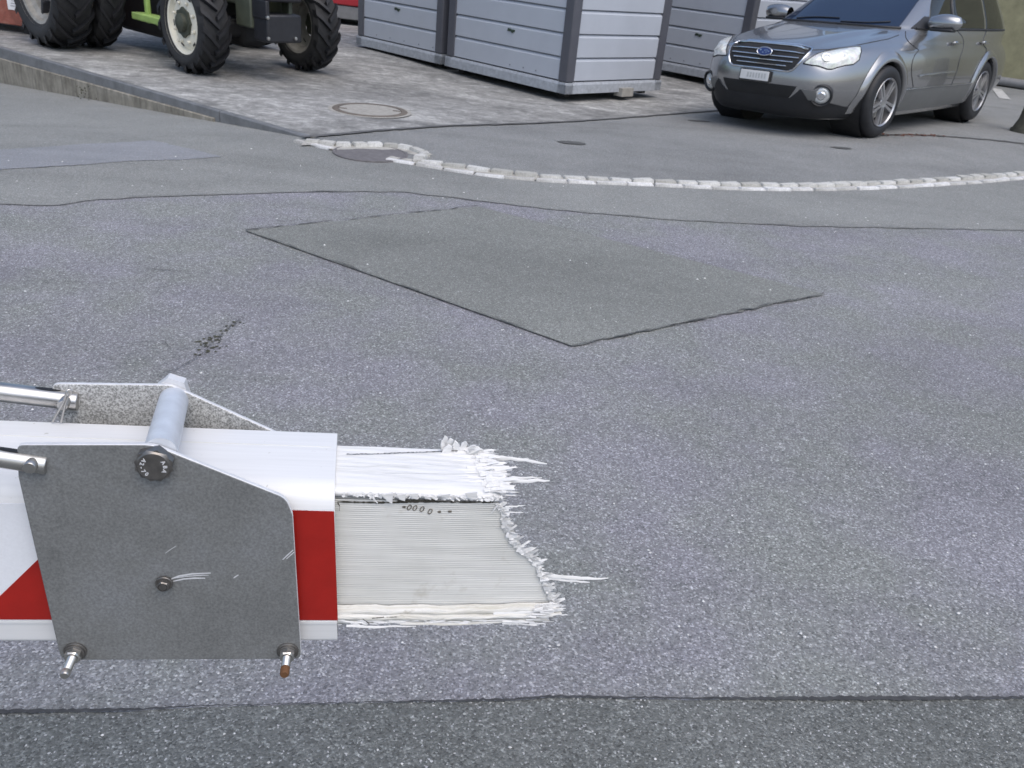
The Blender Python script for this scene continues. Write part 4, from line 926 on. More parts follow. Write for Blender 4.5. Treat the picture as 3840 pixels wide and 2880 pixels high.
# glass
def band(zs, xs_lo, xs_hi, side):
    return None
WS = []
for t in range(13): y = -0.62+1.24*t/12; WS.append((phy(y, 0.995), 0.995))
for t in range(13): y = 0.49-0.98*t/12; WS.append((phy(y, 1.385), 1.385))
ws = patch('windscreen', WS[::-1], M['glass'], 0.006, cuts=6)
line('windscreen_seal', dense([(phy(-0.64+1.28*i/24, 0.985), 0.985) for i in range(25)], 1, False), 0.013, M['plastic'], ws, 0.003)
for y0, y1 in ((0.05, 0.52), (-0.45, 0.0)):
    line('wiper', dense([(phy(y0, 1.00), 1.00), (phy(y1, 1.03), 1.03)], 8, False), 0.007, M['plastic'], ws, 0.012)
st = [(-0.60+0.0, 1.02)]
for s in (1, -1):
    for nm, x0, x1, x2, x3 in (('front_window', -0.98, -1.66, -1.66, -1.36), ('rear_window', -1.74, -2.56, -2.50, -1.74), ('quarter_window', -2.64, -3.30, -3.10, -2.58)):
        lo, hi = 1.005, 1.35
        P = dense([(phx(x0, lo)*s, lo), (phx(x1, lo)*s, lo), (phx(x2, hi)*s, hi), (phx(x3, hi)*s, hi)], 6)
        patch(nm, P if s < 0 else P[::-1], M['side_glass'], 0.005, cuts=6)
    P = dense([(phx(-0.66, 0.99)*s, 0.99), (phx(-0.97, 0.99)*s, 0.99), (phx(-1.02, 1.10)*s, 1.10), (phx(-0.94, 1.10)*s, 1.10)], 4); patch('mirror_sail', P if s < 0 else P[::-1], M['plastic'], 0.006)
    line('belt_trim', dense([(phx(-0.72, 0.99)*s, 0.99), (phx(-3.35, 0.99)*s, 0.99)], 24, False), 0.011, M['plastic'], car, 0.004)
    line('window_pillar', dense([(phx(-1.70, 0.99)*s, 0.99), (phx(-1.70, 1.37)*s, 1.37)], 8, False), 0.016, M['plastic'], car, 0.004)
    line('roof_rail', dense([(phx(-1.5, 1.42)*s, 1.42), (phx(-3.1, 1.42)*s, 1.42)], 16, False), 0.02, M['plastic'], car, 0.03)
    # door gaps
    for pts in ([(-0.56, 0.96), (-0.60, 0.80), (-0.60, 0.46), (-0.58, 0.27)], [(-1.70, 0.98), (-1.70, 0.60), (-1.68, 0.27)], [(-2.62, 0.98), (-2.52, 0.80), (-2.36, 0.66), (-2.24, 0.48)]):
        line('door_gap', dense([(phx(x, z)*s, z) for x, z in pts], 8, False), 0.0045, M['plastic'], car, 0.0)
    line('side_moulding', dense([(phx(-0.66, 0.56)*s, 0.56), (phx(-1.64, 0.575)*s, 0.575)], 14, False), 0.012, M['paint'], car, 0.004)
    line('bonnet_gap', [(phy(0.40+0.035*i, 0.775+0.004*i)*s, 0.775+0.004*i) for i in range(4)]+[(phx(x, z)*s, z) for x, z in ((0.30, 0.822), (0.10, 0.845), (-0.15, 0.875), (-0.40, 0.925))], 0.0035, M['plastic'], car, 0.001)
    for x in (-1.52, -2.42):
        a = phx(x, 0.86)*s; c = surf(a, 0.86, 0.03); m = MB(); m.box(c, (0.20, 0.028, 0.032)); m.build('door_handle', M['paint'], car, bevel=0.012)
    # mirror housing
    mi = MB(); rows = []
    for i in range(13):
        u = i/12; y = 0.78+0.30*u; w = (0.055+0.055*math.sin(math.pi*min(1, 0.12+u*0.95))**0.6); hh = 0.035+0.065*math.sin(math.pi*min(1.0, 0.15+0.80*u))**0.7
        if i == 12: w *= 0.25; hh *= 0.3
        rows.append([Vector((-0.93+w*0.9*math.cos(t), s*y, 1.045+hh*math.sin(t)*(0.9 if math.sin(t) > 0 else 0.75)+0.01*u)) for t in [2*math.pi*k/20 for k in range(21)]])
    mi.grid(rows); mi.add(rows[-1][:-1], [tuple(range(20))]); mr = mi.build('mirror', [M['paint']], car, smooth=60)
    m = MB(); m.box((-0.90, s*0.92, 0.990), (0.13, 0.22, 0.03)); m.build('mirror_base', M['plastic'], mr, bevel=0.012)
# wheels
def car_wheel(x, s, steer=0.0):
    wh = empty('wheel', (x, s*0.765, 0.335), (0, 0, steer)); wh.parent = car
    Y = Matrix.Rotation(math.radians(-90*s), 4, 'X')                   # lathe height -> outboard
    m = MB(); m.lathe([(0.222, -0.10), (0.235, -0.112), (0.29, -0.113), (0.320, -0.098), (0.333, -0.07), (0.335, 0), (0.333, 0.07), (0.320, 0.098), (0.29, 0.113), (0.235, 0.112), (0.222, 0.10)], 56, Y); m.build('tyre', M['rubber'], wh, smooth=45)
    m = MB(); m.lathe([(0.226, 0.112), (0.222, 0.116), (0.210, 0.104), (0.203, 0.02), (0.19, -0.09), (0.226, -0.11)], 48, Y); m.build('rim', M['alloy'], wh, smooth=40)
    m = MB(); m.lathe([(0.0001, 0.02), (0.16, 0.02), (0.16, -0.01), (0.0001, -0.01)], 28, Y); m.build('brake_disc', M['grey_rim'], wh, smooth=40)
    m = MB(); m.lathe([(0.066, 0.03), (0.064, 0.094), (0.050, 0.102), (0.030, 0.098), (0.0001, 0.098)], 24, Y)
    for i in range(5):
        a = 2*math.pi*i/5+0.3
        for dv in (-1, 1):
            R = Matrix.Rotation(a, 4, 'Z'); b = []; t = []
            for r, y, hw in ((0.045, dv*0.016, 0.017), (0.215, dv*0.026, 0.020)):
                b += [(r, y-hw, 0.070), (r, y+hw, 0.070)]; t += [(r, y-hw*0.7, 0.104), (r, y+hw*0.7, 0.104)]
            b = [b[0], b[2], b[3], b[1]]; t = [t[0], t[2], t[3], t[1]]
            m.hexa([Y @ (R @ Vector(p)) for p in b], [Y @ (R @ Vector(p)) for p in t])
    m.build('spokes', M['alloy'], wh, smooth=30)
for s in (1, -1): car_wheel(0.0, s, -0.06); car_wheel(-2.67, s)
# tail lamps and rear bumper line, seat backs and steering wheel stay behind dark glass
for s in (1, -1):
    P = [(phx(-3.70, 0.95), 0.95), (phx(-3.80, 0.93), 0.93), (phx(-3.88, 0.72), 0.72), (phx(-3.80, 0.76), 0.76)]; P = [(a*s, b) for a, b in P]
    patch('tail_lamp', P if s < 0 else P[::-1], M['red_body'], 0.006)

# ------------------------------------------------------------------ barrier boom, broken off beyond its bracket
BD = Vector((0.984348, 0.173567, -0.030539)); BT = Vector((-0.173648, 0.984808, 0.000000)); BN = Vector((0.030075, 0.005303, 0.999534))
BM = Matrix((BD, BT, BN)).transposed().to_4x4(); BM.translation = (-0.141340, 0.608635, 0.773388)
bar = empty('barrier', matrix=BM)
tag(bar, 'red and white barrier boom snapped off beyond its galvanised bracket', 'barrier')
# local axes: s along the boom (right is +), t away from the viewer, n up
def sec_round(t, n, r, q, k=6):
    """quarter arc round a section corner; q picks the quarter"""
    return [(t+r*math.cos(math.radians(a)), n+r*math.sin(math.radians(a))) for a in [q+90*i/k for i in range(k+1)]]
BACK = 0.103
OUT = sec_round(0.006, -0.0225, 0.006, 180)+sec_round(BACK-0.006, -0.0225, 0.006, 270)+sec_round(BACK-0.004, 0.1395, 0.004, 0)+sec_round(0.024, 0.1195, 0.024, 90)
INN = sec_round(0.009, -0.0195, 0.006, 180)+sec_round(BACK-0.009, -0.0195, 0.006, 270)+sec_round(BACK-0.007, 0.1365, 0.004, 0)+sec_round(0.026, 0.1175, 0.023, 90)
def endskew(t, n): return 0.0003-0.044*n-0.025*t
S0 = -2.6
m = MB(); A = [(S0, t, n) for t, n in OUT]; B = [(endskew(t, n), t, n) for t, n in OUT]; Cc = [(endskew(t, n), t, n) for t, n in INN]; Dd = [(endskew(t, n)-0.25, t, n) for t, n in INN]
m.grid([q+[q[0]] for q in (A, B, Cc, Dd)]); m.build('boom', M['white'], bar, smooth=30)
# groove on top of the profile, joint lines on the front
m = MB(); m.box((-1.2, 0.0745, 0.1436), (2.375, 0.0011, 0.0004)); m.build('top_groove', M['lip'], bar)
m = MB(); m.box((-1.3, -0.0006, -0.0025), (2.601, 0.0012, 0.0026)); m.build('film_edge', M['white'], bar)
# reflective film: white ground with red slanted stripes
WT = 0.1245
m = MB(); m.box((-1.3025, -0.0004, WT/2), (2.595, 0.0008, WT)); m.build('white_film', M['white_film'], bar)
def stripe(poly):
    m = MB(); m.prism([(s, -0.0011, n) for s, n in poly], (0, 0.0010, 0)); m.build('red_stripe', M['red'], bar)
stripe([(-0.093, 0.0006), (0.0012, 0.0006), (-0.0056, WT), (-0.075, WT)])
TRI = [(-0.2866, 0.0272), (-0.2507, 0.0684), (-0.2468, 0.0042), (-0.2897, 0.0040)]
sl_ = (TRI[1][1]-TRI[0][1])/(TRI[1][0]-TRI[0][0])
x0 = TRI[0][0]-(TRI[0][1]-0.0006)/sl_; x1 = x0+(WT-0.0006)/sl_
stripe([(x0, 0.0006), (x0+0.135, 0.0006), (x1+0.135, WT), (x1, WT)])
for k in range(1, 5): stripe([(x0-0.27*k, 0.0006), (x0-0.27*k+0.135, 0.0006), (x1-0.27*k+0.135, WT), (x1-0.27*k, WT)])
# support post out of the picture to the left
m = MB(); m.box((-2.55, 0.05, -0.45), (0.30, 0.26, 0.90)); m.build('post', M['lip'], bar, bevel=0.02)

# bracket plates
TP = -0.0145; THK = 0.0045
def round_poly(P, radii, k=5):
    o = []; nP = len(P)
    for i in range(nP):
        a, b, c = Vector(P[i-1]), Vector(P[i]), Vector(P[(i+1) % nP]); r = radii[i]
        if r <= 0: o.append(tuple(b)); continue
        u = (a-b).normalized(); v = (c-b).normalized(); ang = u.angle(v); dd = min(r/math.tan(ang/2), 0.45*(a-b).length, 0.45*(c-b).length); p, q = b+u*dd, b+v*dd
        for j in range(k+1):
            t = j/k; o.append(tuple((1-t)**2*p+2*t*(1-t)*b+t*t*q))
    return o
FP = [(-0.2479, 0.1899), (-0.1482, 0.1942), (-0.0450, 0.1465), (-0.0395, 0.1298), (-0.0305, -0.0347), (-0.2399, -0.0344), (-0.2506, 0.1593)]
FPr = round_poly(FP, [0.006, 0.03, 0.016, 0.02, 0.007, 0.010, 0.01])
BKP = [(-0.2676, 0.1742), (-0.1630, 0.1785), (-0.0741, 0.1345)]
def make_plate(pts, t0, mat, thk=THK):
    m = MB(); m.prism([(s, t0, n) for s, n in pts], (0, thk, 0)); o = m.build('bracket_plate', [mat, M['plate_edge']], bar, bevel=0.0010)
    for p in o.data.polygons:
        if abs(p.normal.y) < 0.5: p.material_index = 1
    return o
fp = make_plate(FPr, TP, M['plate'])
shift = BKP[1][0]-FP[1][0]; dn = BKP[1][1]-FP[1][1]
BP = [(s+shift, n+dn) for s, n in FP]; BP[0] = BKP[0]; BP[2] = (BKP[2][0]+0.03, BKP[2][1]-0.03*(BKP[1][1]-BKP[2][1])/(BKP[2][0]-BKP[1][0])); BP[3] = (BP[2][0]+0.006, BP[3][1])
bp = make_plate(round_poly(BP, [0.007, 0.02, 0.016, 0.02, 0.007, 0.010, 0.01]), 0.117, M['plate_back'])
# spacer tube with its through bolt
BOLT = [(-0.1460, 0.1796)][0]
TB = (BOLT[0]-0.002, 0.004+BOLT[1])
TUBE_F = [(-0.1438, 0.1837)][0]; TUBE_B = [(-0.1610, 0.1631)][0]
m = MB(); m.tube([(TUBE_F[0], -0.010, TUBE_F[1]), (TUBE_B[0], 0.117, TUBE_B[1])], 0.0132, 32); m.build('spacer_tube', M['zinc'], bar, smooth=50)
def hex_head(center, af, hgt, mat, name='bolt', rot=0.0, washer=0.0, nrm=(0, -1, 0)):
    Mx = axis_matrix(center, nrm, (1, 0, 0)) @ Matrix.Rotation(rot, 4, 'Z'); m = MB(); R = af/math.sqrt(3)
    ring = lambda r, z: [Mx @ Vector((r*math.cos(math.pi*i/3), r*math.sin(math.pi*i/3), z)) for i in range(6)]
    m.prism(ring(R, 0), Mx.to_3x3() @ Vector((0, 0, hgt*0.86)))
    K = 24; c0 = []; c1 = []
    for i in range(K):
        a = 2*math.pi*i/K; hx = af/2/math.cos((a+math.pi/6) % (math.pi/3)-math.pi/6) if True else R
        c0.append(Mx @ Vector((min(hx, R)*math.cos(a), min(hx, R)*math.sin(a), hgt*0.86))); c1.append(Mx @ Vector((af*0.46*math.cos(a), af*0.46*math.sin(a), hgt)))
    b = m.add(c0+c1, [(i, (i+1) % K, K+(i+1) % K, K+i) for i in range(K)]+[tuple(range(K, 2*K))])
    o = m.build(name, mat, bar, smooth=28)
    if washer:
        w = MB(); w.lathe([(washer, -0.0001), (washer, 0.0016), (washer*0.94, 0.002), (af*0.3, 0.002)], 32, Mx); w.build('washer', M['bolt'], o, smooth=40)
    return o, Mx
bh, BMx = hex_head((BOLT[0], TP, BOLT[1]), 0.0262, 0.0095, M['bolt'], rot=math.radians(17))
# stamped marks round the bolt head
def stamped(txt, center_deg, step_deg, r, size, parent, Mx, z, inward=False):
    for i, ch in enumerate(txt):
        cu = bpy.data.curves.new('mark', 'FONT'); cu.body = ch; cu.size = size; cu.extrude = 0.00025; cu.align_x = 'CENTER'; cu.align_y = 'CENTER'; cu.offset = 0.00012
        tmp = bpy.data.objects.new('mark', cu); COL.objects.link(tmp); bpy.context.view_layer.update()
        me = bpy.data.meshes.new_from_object(tmp.evaluated_get(bpy.context.evaluated_depsgraph_get())); bpy.data.objects.remove(tmp)
        me.materials.clear(); me.materials.append(M['plate_edge'])
        a = math.radians(center_deg+(i-(len(txt)-1)/2)*step_deg); o = link('stamped_mark', me, parent)
        o.matrix_local = Mx @ Matrix.Translation((r*math.cos(a), r*math.sin(a), z)) @ Matrix.Rotation(a+(math.pi/2 if inward else -math.pi/2), 4, 'Z')
Mflat = axis_matrix((BOLT[0], TP, BOLT[1]), (0, -1, 0), (1, 0, 0))
stamped('A2-70', 186, 23, 0.0088, 0.0044, bh, Mflat, 0.0096, True)
stamped('ABA', 2, -27, 0.0088, 0.0044, bh, Mflat, 0.0096)
m = MB(); c = (TUBE_B[0]-0.002, 0.1215, TUBE_B[1]+0.006); hex_head(c, 0.026, 0.012, M['plate_edge'], 'nut', 0.3, nrm=(0, 1, 0))
NUT = [(-0.1466, 0.0562)][0]
nh, NMx = hex_head((NUT[0], TP-0.0015, NUT[1]), 0.0095, 0.0062, M['bolt'], 'nut', 0.25, 0.0072)
m = MB(); m.lathe([(0.0038, 0.0062), (0.0034, 0.0064), (0.0030, 0.0050), (0.0001, 0.0050)], 20, NMx); m.build('stud_end', M['oily'], nh, smooth=40)
# studs through the lower corners
for (q, tip, mat) in (([(-0.2265, -0.0230), (-0.2322, -0.0422)], 0, M['steel']), ([(-0.0429, -0.0240), (-0.0460, -0.0433)], 1, M['rust'])):
    c = (q[0][0], TP, q[0][1])
    o, Mx = hex_head(c, 0.0125, 0.0100, M['steel'], 'nut', 0.52, 0.0098)
    m = MB(); m.lathe([(0.0085, 0.0018), (0.0085, 0.0036), (0.0078, 0.004), (0.004, 0.004)], 28, Mx); m.build('spring_washer', M['bolt'], o, smooth=40)
    m = MB(); pr = []; z = 0.009
    while z < 0.0245: pr += [(0.0037, z), (0.0041, z+0.0004)]; z += 0.0008
    m.lathe(pr+[(0.0036, 0.0252)], 18, Mx); m.build('stud', M['steel'], o, smooth=70)
    m = MB(); m.lathe([(0.00415, 0.0245 if not tip else 0.0215), (0.0042, 0.0285), (0.0034, 0.0300), (0.0001, 0.0300)], 18, Mx); m.build('stud_end', mat, o, smooth=40)
# scratches on the plate
def scratch(pts, w):
    P = [Vector((s, TP-0.0002, n)) for s, n in pts]; rows = []
    for i, p in enumerate(P):
        t = (P[min(i+1, len(P)-1)]-P[max(0, i-1)]).normalized(); nr = Vector((-t.z, 0, t.x)); ww = w*(0.35+0.65*math.sin(math.pi*(i+0.6)/(len(P)+0.2))); rows.append([p+nr*ww, p-nr*ww])
    m = MB(); m.grid(rows); m.build('scratch', M['plate_edge'], fp)
for q, w in (([(-0.1415, 0.0591), (-0.1343, 0.0627), (-0.1236, 0.0652), (-0.1081, 0.0663)], 0.0009), ([(-0.1398, 0.0568), (-0.1305, 0.0595), (-0.1216, 0.0605), (-0.1128, 0.0606)], 0.0008), ([(-0.1381, 0.0603), (-0.1281, 0.0625), (-0.1149, 0.0638), (-0.1100, 0.0639)], 0.0005),
             ([(-0.0891, 0.0610), (-0.0873, 0.0628), (-0.0850, 0.0646)], 0.0006), ([(-0.0476, 0.0819), (-0.0431, 0.0875), (-0.0386, 0.0928)], 0.0006), ([(-0.0444, 0.0828), (-0.0404, 0.0875), (-0.0379, 0.0905)], 0.0005), ([(-0.1443, 0.0870), (-0.1397, 0.0913), (-0.1352, 0.0948)], 0.0003)): scratch(q, w)
# fork rods pinned to the plates
def rod(p0, p1, tc, r, cotter):
    a = Vector((p0[0], tc, p0[1])); b = Vector((p1[0], tc, p1[1])); dv = (b-a).normalized(); far_ = b-dv*1.9
    m = MB(); m.tube([far_, b-dv*0.0008, b], [r, r, r*0.93], 36); m.tube([b-dv*0.0001, b+dv*0.0001], [r*0.93, r*0.55], 36)
    o = m.build('tie_rod', M['steel'], bar, smooth=40)
    up = Vector((0, 0, 1)); up = (up-dv*up.dot(dv)).normalized(); side = dv.cross(up)
    sp = b-dv*0.026+up*(r*0.93); m = MB()
    K = 18; m.add([sp+dv*0.011*math.cos(6.2832*i/K)+side*0.0024*math.sin(6.2832*i/K)+up*(0.0008) for i in range(K)], [tuple(range(K))]); m.build('slot', M['oily'], o)
    return o, dv, up, side, b
R1 = [(-0.2579, 0.1761), (-0.2283, 0.1713)]
o1, dv, up, side, e1 = rod(R1[0], R1[1], -0.0125, 0.0082, False)
PIN = [(-0.2374, 0.1748)][0]
Mx = axis_matrix((PIN[0], -0.0205, PIN[1]), (0, -1, 0)); m = MB(); m.lathe([(0.0052, -0.004), (0.0052, 0.0030), (0.0047, 0.0036), (0.0001, 0.0037)], 28, Mx); m.build('pin', M['steel'], o1, smooth=40)
R2 = [(-0.3099, 0.1641), (-0.2450, 0.1578)]
o2, dv, up, side, e2 = rod(R2[0], R2[1], 0.116, 0.0090, True)
PIN = [(-0.2538, 0.1614)][0]
Mx = axis_matrix((PIN[0], 0.108, PIN[1]), (0, -1, 0)); m = MB(); m.lathe([(0.0050, -0.004), (0.0050, 0.0075), (0.0045, 0.0082), (0.0001, 0.0083)], 28, Mx); m.build('pin', M['steel'], o2, smooth=40)
CT = [(-0.2629, 0.1456), (-0.2580, 0.1548), (-0.2528, 0.1639), (-0.2488, 0.1717), (-0.2476, 0.1772), (-0.2455, 0.1803), (-0.2436, 0.1791), (-0.2441, 0.1761), (-0.2478, 0.1712), (-0.2504, 0.1651), (-0.2523, 0.1578), (-0.2559, 0.1454)]
m = MB(); m.tube([(s, 0.0975-0.0012*math.sin(i*0.55), n) for i, (s, n) in enumerate(CT)], 0.00105, 8); m.build('cotter_pin', M['steel'], o2, smooth=60)

# ------------------------------------------------------------------ the broken end of the inner profile
def catm(P, n):
    """resample a polyline of tuples by its first coordinate order, n points"""
    V = [Vector((p[0], p[1], 0)) for p in P]; q = resample(V, sum((b-a).length for a, b in zip(V, V[1:]))/(n-1)); return [(v.x, v.y) for v in q][:n] if len(q) >= n else [(v.x, v.y) for v in q]+[(q[-1].x, q[-1].y)]*(n-len(q))
PT_ = 0.014
EDG = catm([(0.1400, 0.1273), (0.1463, 0.1201), (0.1487, 0.1100), (0.1522, 0.0980), (0.1599, 0.0843), (0.1701, 0.0745), (0.1823, 0.0642), (0.1890, 0.0531), (0.1952, 0.0408), (0.2014, 0.0270), (0.2091, 0.0109), (0.2119, 0.0047)], 117)[::-1]
TOPL = [(-0.0024, 0.1235)][0]; BOTL = [(0.0013, -0.0005)][0]
stub = tag(empty('broken_profile', (0, 0, 0)), None); stub.parent = bar
nr = 58; rows = []; n_lo = BOTL[1]; n_hi = EDG[-1][1]
def edge_s(n):
    for a, b in zip(EDG, EDG[1:]):
        if a[1] <= n <= b[1]: return a[0]+(b[0]-a[0])*(n-a[1])/max(1e-9, b[1]-a[1])
    return EDG[0][0] if n < EDG[0][1] else EDG[-1][0]
for i in range(nr):
    for u, off in ((0.0, 0.0), (0.22, -0.00035), (0.68, -0.00035), (0.9, 0.0)):
        n_ = n_lo+(n_hi-n_lo)*(i+u)/nr; e_ = edge_s(n_)+rnd.gauss(0, 0.0006)
        rows.append([(-0.03+(e_+0.03)*k/6, PT_+off, n_+0.0042*(k/6)*(1-(i+u)/nr)*0.0) for k in range(7)])
m = MB(); m.grid(rows); m.add([(p[0], PT_+0.0035, p[2]) for p in rows[0]]+[(p[0], PT_+0.0035, p[2]) for p in rows[-1]], [(i, i+1, 8+i, 7+i) for i in range(6)])
m.build('ribbed_panel', M['grp'], stub, smooth=40)
# upper shell: rounded front edge up to the flat top, torn off slantwise
TOPN = 0.1395
TE = [(0.0839, 0.0891), (0.1037, 0.0935), (0.1238, 0.0909), (0.1334, 0.0831), (0.1380, 0.0721), (0.1417, 0.0590), (0.1433, 0.0416), (0.1439, 0.0256)]
TE = sorted([(t_, s_) for s_, t_ in TE]); FRN = [(0.1456, 0.1342), (-0.0022, 0.1295)]
def top_end(t_):
    if t_ <= TE[0][0]: return FRN[0][0]+(TE[0][1]-FRN[0][0])*max(0, (t_-0.012))/max(1e-6, TE[0][0]-0.012)
    for a, b in zip(TE, TE[1:]):
        if a[0] <= t_ <= b[0]: return a[1]+(b[1]-a[1])*(t_-a[0])/max(1e-9, b[0]-a[0])
    return TE[-1][1]
bt = [(-0.0058, 0.0843)][0][1]
prof = [(0.0140, FRN[0][1]-0.004), (0.0120, FRN[0][1]-0.001)]+[(0.0120+0.016*(1-math.cos(math.radians(a))), FRN[0][1]+(TOPN-FRN[0][1])*math.sin(math.radians(a))) for a in range(0, 91, 10)]
k0 = len(prof); nT = 70
prof += [(0.0280+(bt-0.0280)*i/nT, TOPN) for i in range(1, nT+1)]+[(bt+0.003, TOPN-0.002), (bt+0.004, TOPN-0.008), (bt+0.004, 0.0)]
rows = []
for j, (t_, n_) in enumerate(prof):
    e_ = top_end(t_)+0.0012*math.sin(j*1.7)+rnd.gauss(0, 0.0022)-(0.006 if j % 9 == 4 else 0)
    R = []
    for k in range(25):
        u = k/24; s_ = -0.03+(e_+0.03)*u; w = smooth(0.72, 1.0, u)
        R.append((s_, t_, n_+w*rnd.gauss(0, 0.0007)+0.0005*math.sin(s_*90+j*0.6)*(0.3+w)))
    rows.append(R)
m = MB(); m.grid(rows); m.build('upper_shell', M['fibre'], stub, smooth=45)
# lower lip: several torn layers
LB = [(0.0018, 0.0071), (0.0023, -0.0093), (0.2129, 0.0143), (0.2017, -0.0062)]
for q, (n0, n1, e0, e1_, tt) in enumerate(((LB[0][1]+0.001, LB[0][1]-0.006, LB[2][0]-0.002, LB[2][0]+0.002, 0.006), (LB[0][1]-0.004, LB[0][1]-0.0105, LB[2][0]+0.004, LB[2][0]-0.012, 0.003), (LB[0][1]-0.009, LB[1][1], LB[3][0]+0.004, LB[3][0]-0.004, 0.005))):
    rows = []
    for i in range(9):
        u = i/8; R = []
        for k in range(41):
            v = k/40; e = e0+(e1_-e0)*u+rnd.gauss(0, 0.002); s_ = -0.03+(e+0.03)*v
            lift = 0.0042*smooth(0.55, 1.0, v)*(1.0 if q < 2 else 0.6)
            R.append((s_, tt-0.0018*math.sin(math.pi*u)+(0.006 if i in (0, 8) else 0)+rnd.gauss(0, 0.00022), n0+(n1-n0)*u+lift+0.0006*math.sin(v*31+q*2+u)+rnd.gauss(0, 0.00025)))
        rows.append(R)
    m = MB(); m.grid(rows); m.build('lower_lip', M['fibre_dirty'], stub, smooth=35)
m = MB(); m.grid([[(-0.03, t_, n_), (0.19, t_, n_+0.003)] for t_, n_ in ((0.008, -0.012), (bt, -0.012), (bt+0.004, 0.0))]); m.build('bottom_shell', M['fibre'], stub)
# grime in the gap under the torn upper edge and in the lower joint
def grime(line, w, tt, parts=60, name='grime'):
    P = resample([Vector((s, 0, n)) for s, n in line], 0.0016); rows = []
    for p in P: ww = w*rnd.uniform(0.25, 1.2); rows.append([(p.x, tt, p.z+ww), (p.x, tt, p.z-ww*0.7)])
    m = MB(); m.grid(rows); m.build(name, M['grime'], stub)
grime([(-0.0028, 0.1249), (0.0116, 0.1248), (0.0327, 0.1249), (0.0562, 0.1262), (0.0800, 0.1275), (0.1090, 0.1278), (0.1358, 0.1286)], 0.0012, 0.0128)
grime([(-0.0033, 0.1243), (-0.0011, 0.1198), (-0.0016, 0.1155)], 0.0022, 0.0128); grime([(0.0491, 0.1271), (0.0656, 0.1282), (0.0847, 0.1291)], 0.0022, 0.0126)
grime([(0.0003, 0.0005), (0.0339, 0.0011), (0.0745, 0.0023), (0.1105, 0.0038), (0.1626, 0.0068), (0.2106, 0.0078)], 0.0006, 0.0128)
grime([(0.0137, 0.0019), (0.0237, 0.0023)], 0.0014, 0.0127)
grime([(0.0241, 0.0005), (0.0306, -0.0054)], 0.0012, 0.0010); grime([(0.0328, 0.0012), (0.0439, 0.0026)], 0.0008, 0.0010); grime([(0.0464, 0.0026), (0.0564, 0.0030)], 0.0007, 0.0010)
grime([(0.0018, 0.0680), (0.0264, 0.0701), (0.0565, 0.0750), (0.0821, 0.0782), (0.1070, 0.0813)], 0.0001, 0.0) if False else None
CR = [(0.0018, 0.0680), (0.0264, 0.0701), (0.0565, 0.0745), (0.0821, 0.0777), (0.1070, 0.0813)]
P = resample([Vector((s, t_, 0)) for s, t_ in CR], 0.0016); m = MB(); m.grid([[(p.x, p.y+q*rnd.uniform(0.2, 1.3)*0.0007, TOPN+0.0010) for q in (1, -1)] for p in P]); m.build('crack', M['grime'], stub)
for pts in ([(0.0195, 0.0480), (0.0340, 0.0506), (0.0511, 0.0499), (0.0609, 0.0482)], [(0.0341, 0.0377), (0.0656, 0.0399), (0.1001, 0.0401), (0.1253, 0.0428)], [(0.0761, 0.0560), (0.0960, 0.0544), (0.1062, 0.0559)], [(0.0044, 0.0051), (0.0112, 0.0083), (0.0147, 0.0048), (0.0186, 0.0075)]):
    P = resample([Vector((s, t_, 0)) for s, t_ in pts], 0.002); m = MB(); m.grid([[(p.x, p.y+q*rnd.uniform(0.1, 1.0)*0.0004, TOPN+0.0009) for q in (1, -1)] for p in P]); m.build('crack', M['lip'], stub)
# row of small moulded rings under the upper edge
RG = [(0.0602, 0.1205), (0.0653, 0.1201), (0.0718, 0.1191), (0.0792, 0.1167)]
for s_, n_ in RG:
    m = MB(); m.tube([(s_+0.0016*math.cos(a)+0.0007*math.sin(a), 0.0131, n_+0.0027*math.sin(a)) for a in [6.2832*i/16 for i in range(17)]], 0.00042, 6); m.build('ring_mark', M['smudge'], stub)
for s_, n_ in [(0.0556, 0.1209), (0.0877, 0.1166), (0.0969, 0.1172)]:
    m = MB(); K = 9; m.add([(s_+0.0020*rnd.uniform(0.7, 1.2)*math.cos(6.28*i/K), 0.0131, n_+0.0014*rnd.uniform(0.7, 1.2)*math.sin(6.28*i/K)) for i in range(K)], [tuple(range(K))]); m.build('ring_mark', M['smudge'], stub)
# crumpled torn rims
def rim(base, outv, jt, name):
    rows = []
    for i, p in enumerate(base):
        L = 0.0065+0.0035*math.sin(i*0.9)*math.sin(i*0.37+1)+rnd.gauss(0, 0.0018); R = []
        for k in range(5):
            u = k/4; q = Vector(p)+Vector(outv)*max(0.001, L)*u+Vector((0, rnd.gauss(-0.0014*u, jt*(0.3+u)), rnd.gauss(0, 0.0004*u))); R.append(q)
        rows.append(R)
    m = MB(); m.grid(rows); m.build(name, M['fibre'], stub, smooth=20)
rim([(s-0.003, PT_-0.0012, n) for s, n in EDG], (1, 0, 0.18), 0.0006, 'torn_rim')
rim([(top_end(t_)-0.010+0.004*math.sin(t_*900), t_, TOPN+0.0006) for t_ in [0.013+(bt-0.013)*i/90 for i in range(91)]], (2.0, 0, 0.05), 0.0004, 'torn_rim')
rim([(top_end(t_)-0.004+0.003*math.sin(t_*1300), t_, TOPN-0.0022) for t_ in [0.013+(bt-0.013)*i/70 for i in range(71)]], (1.6, 0, -0.1), 0.0005, 'torn_rim')
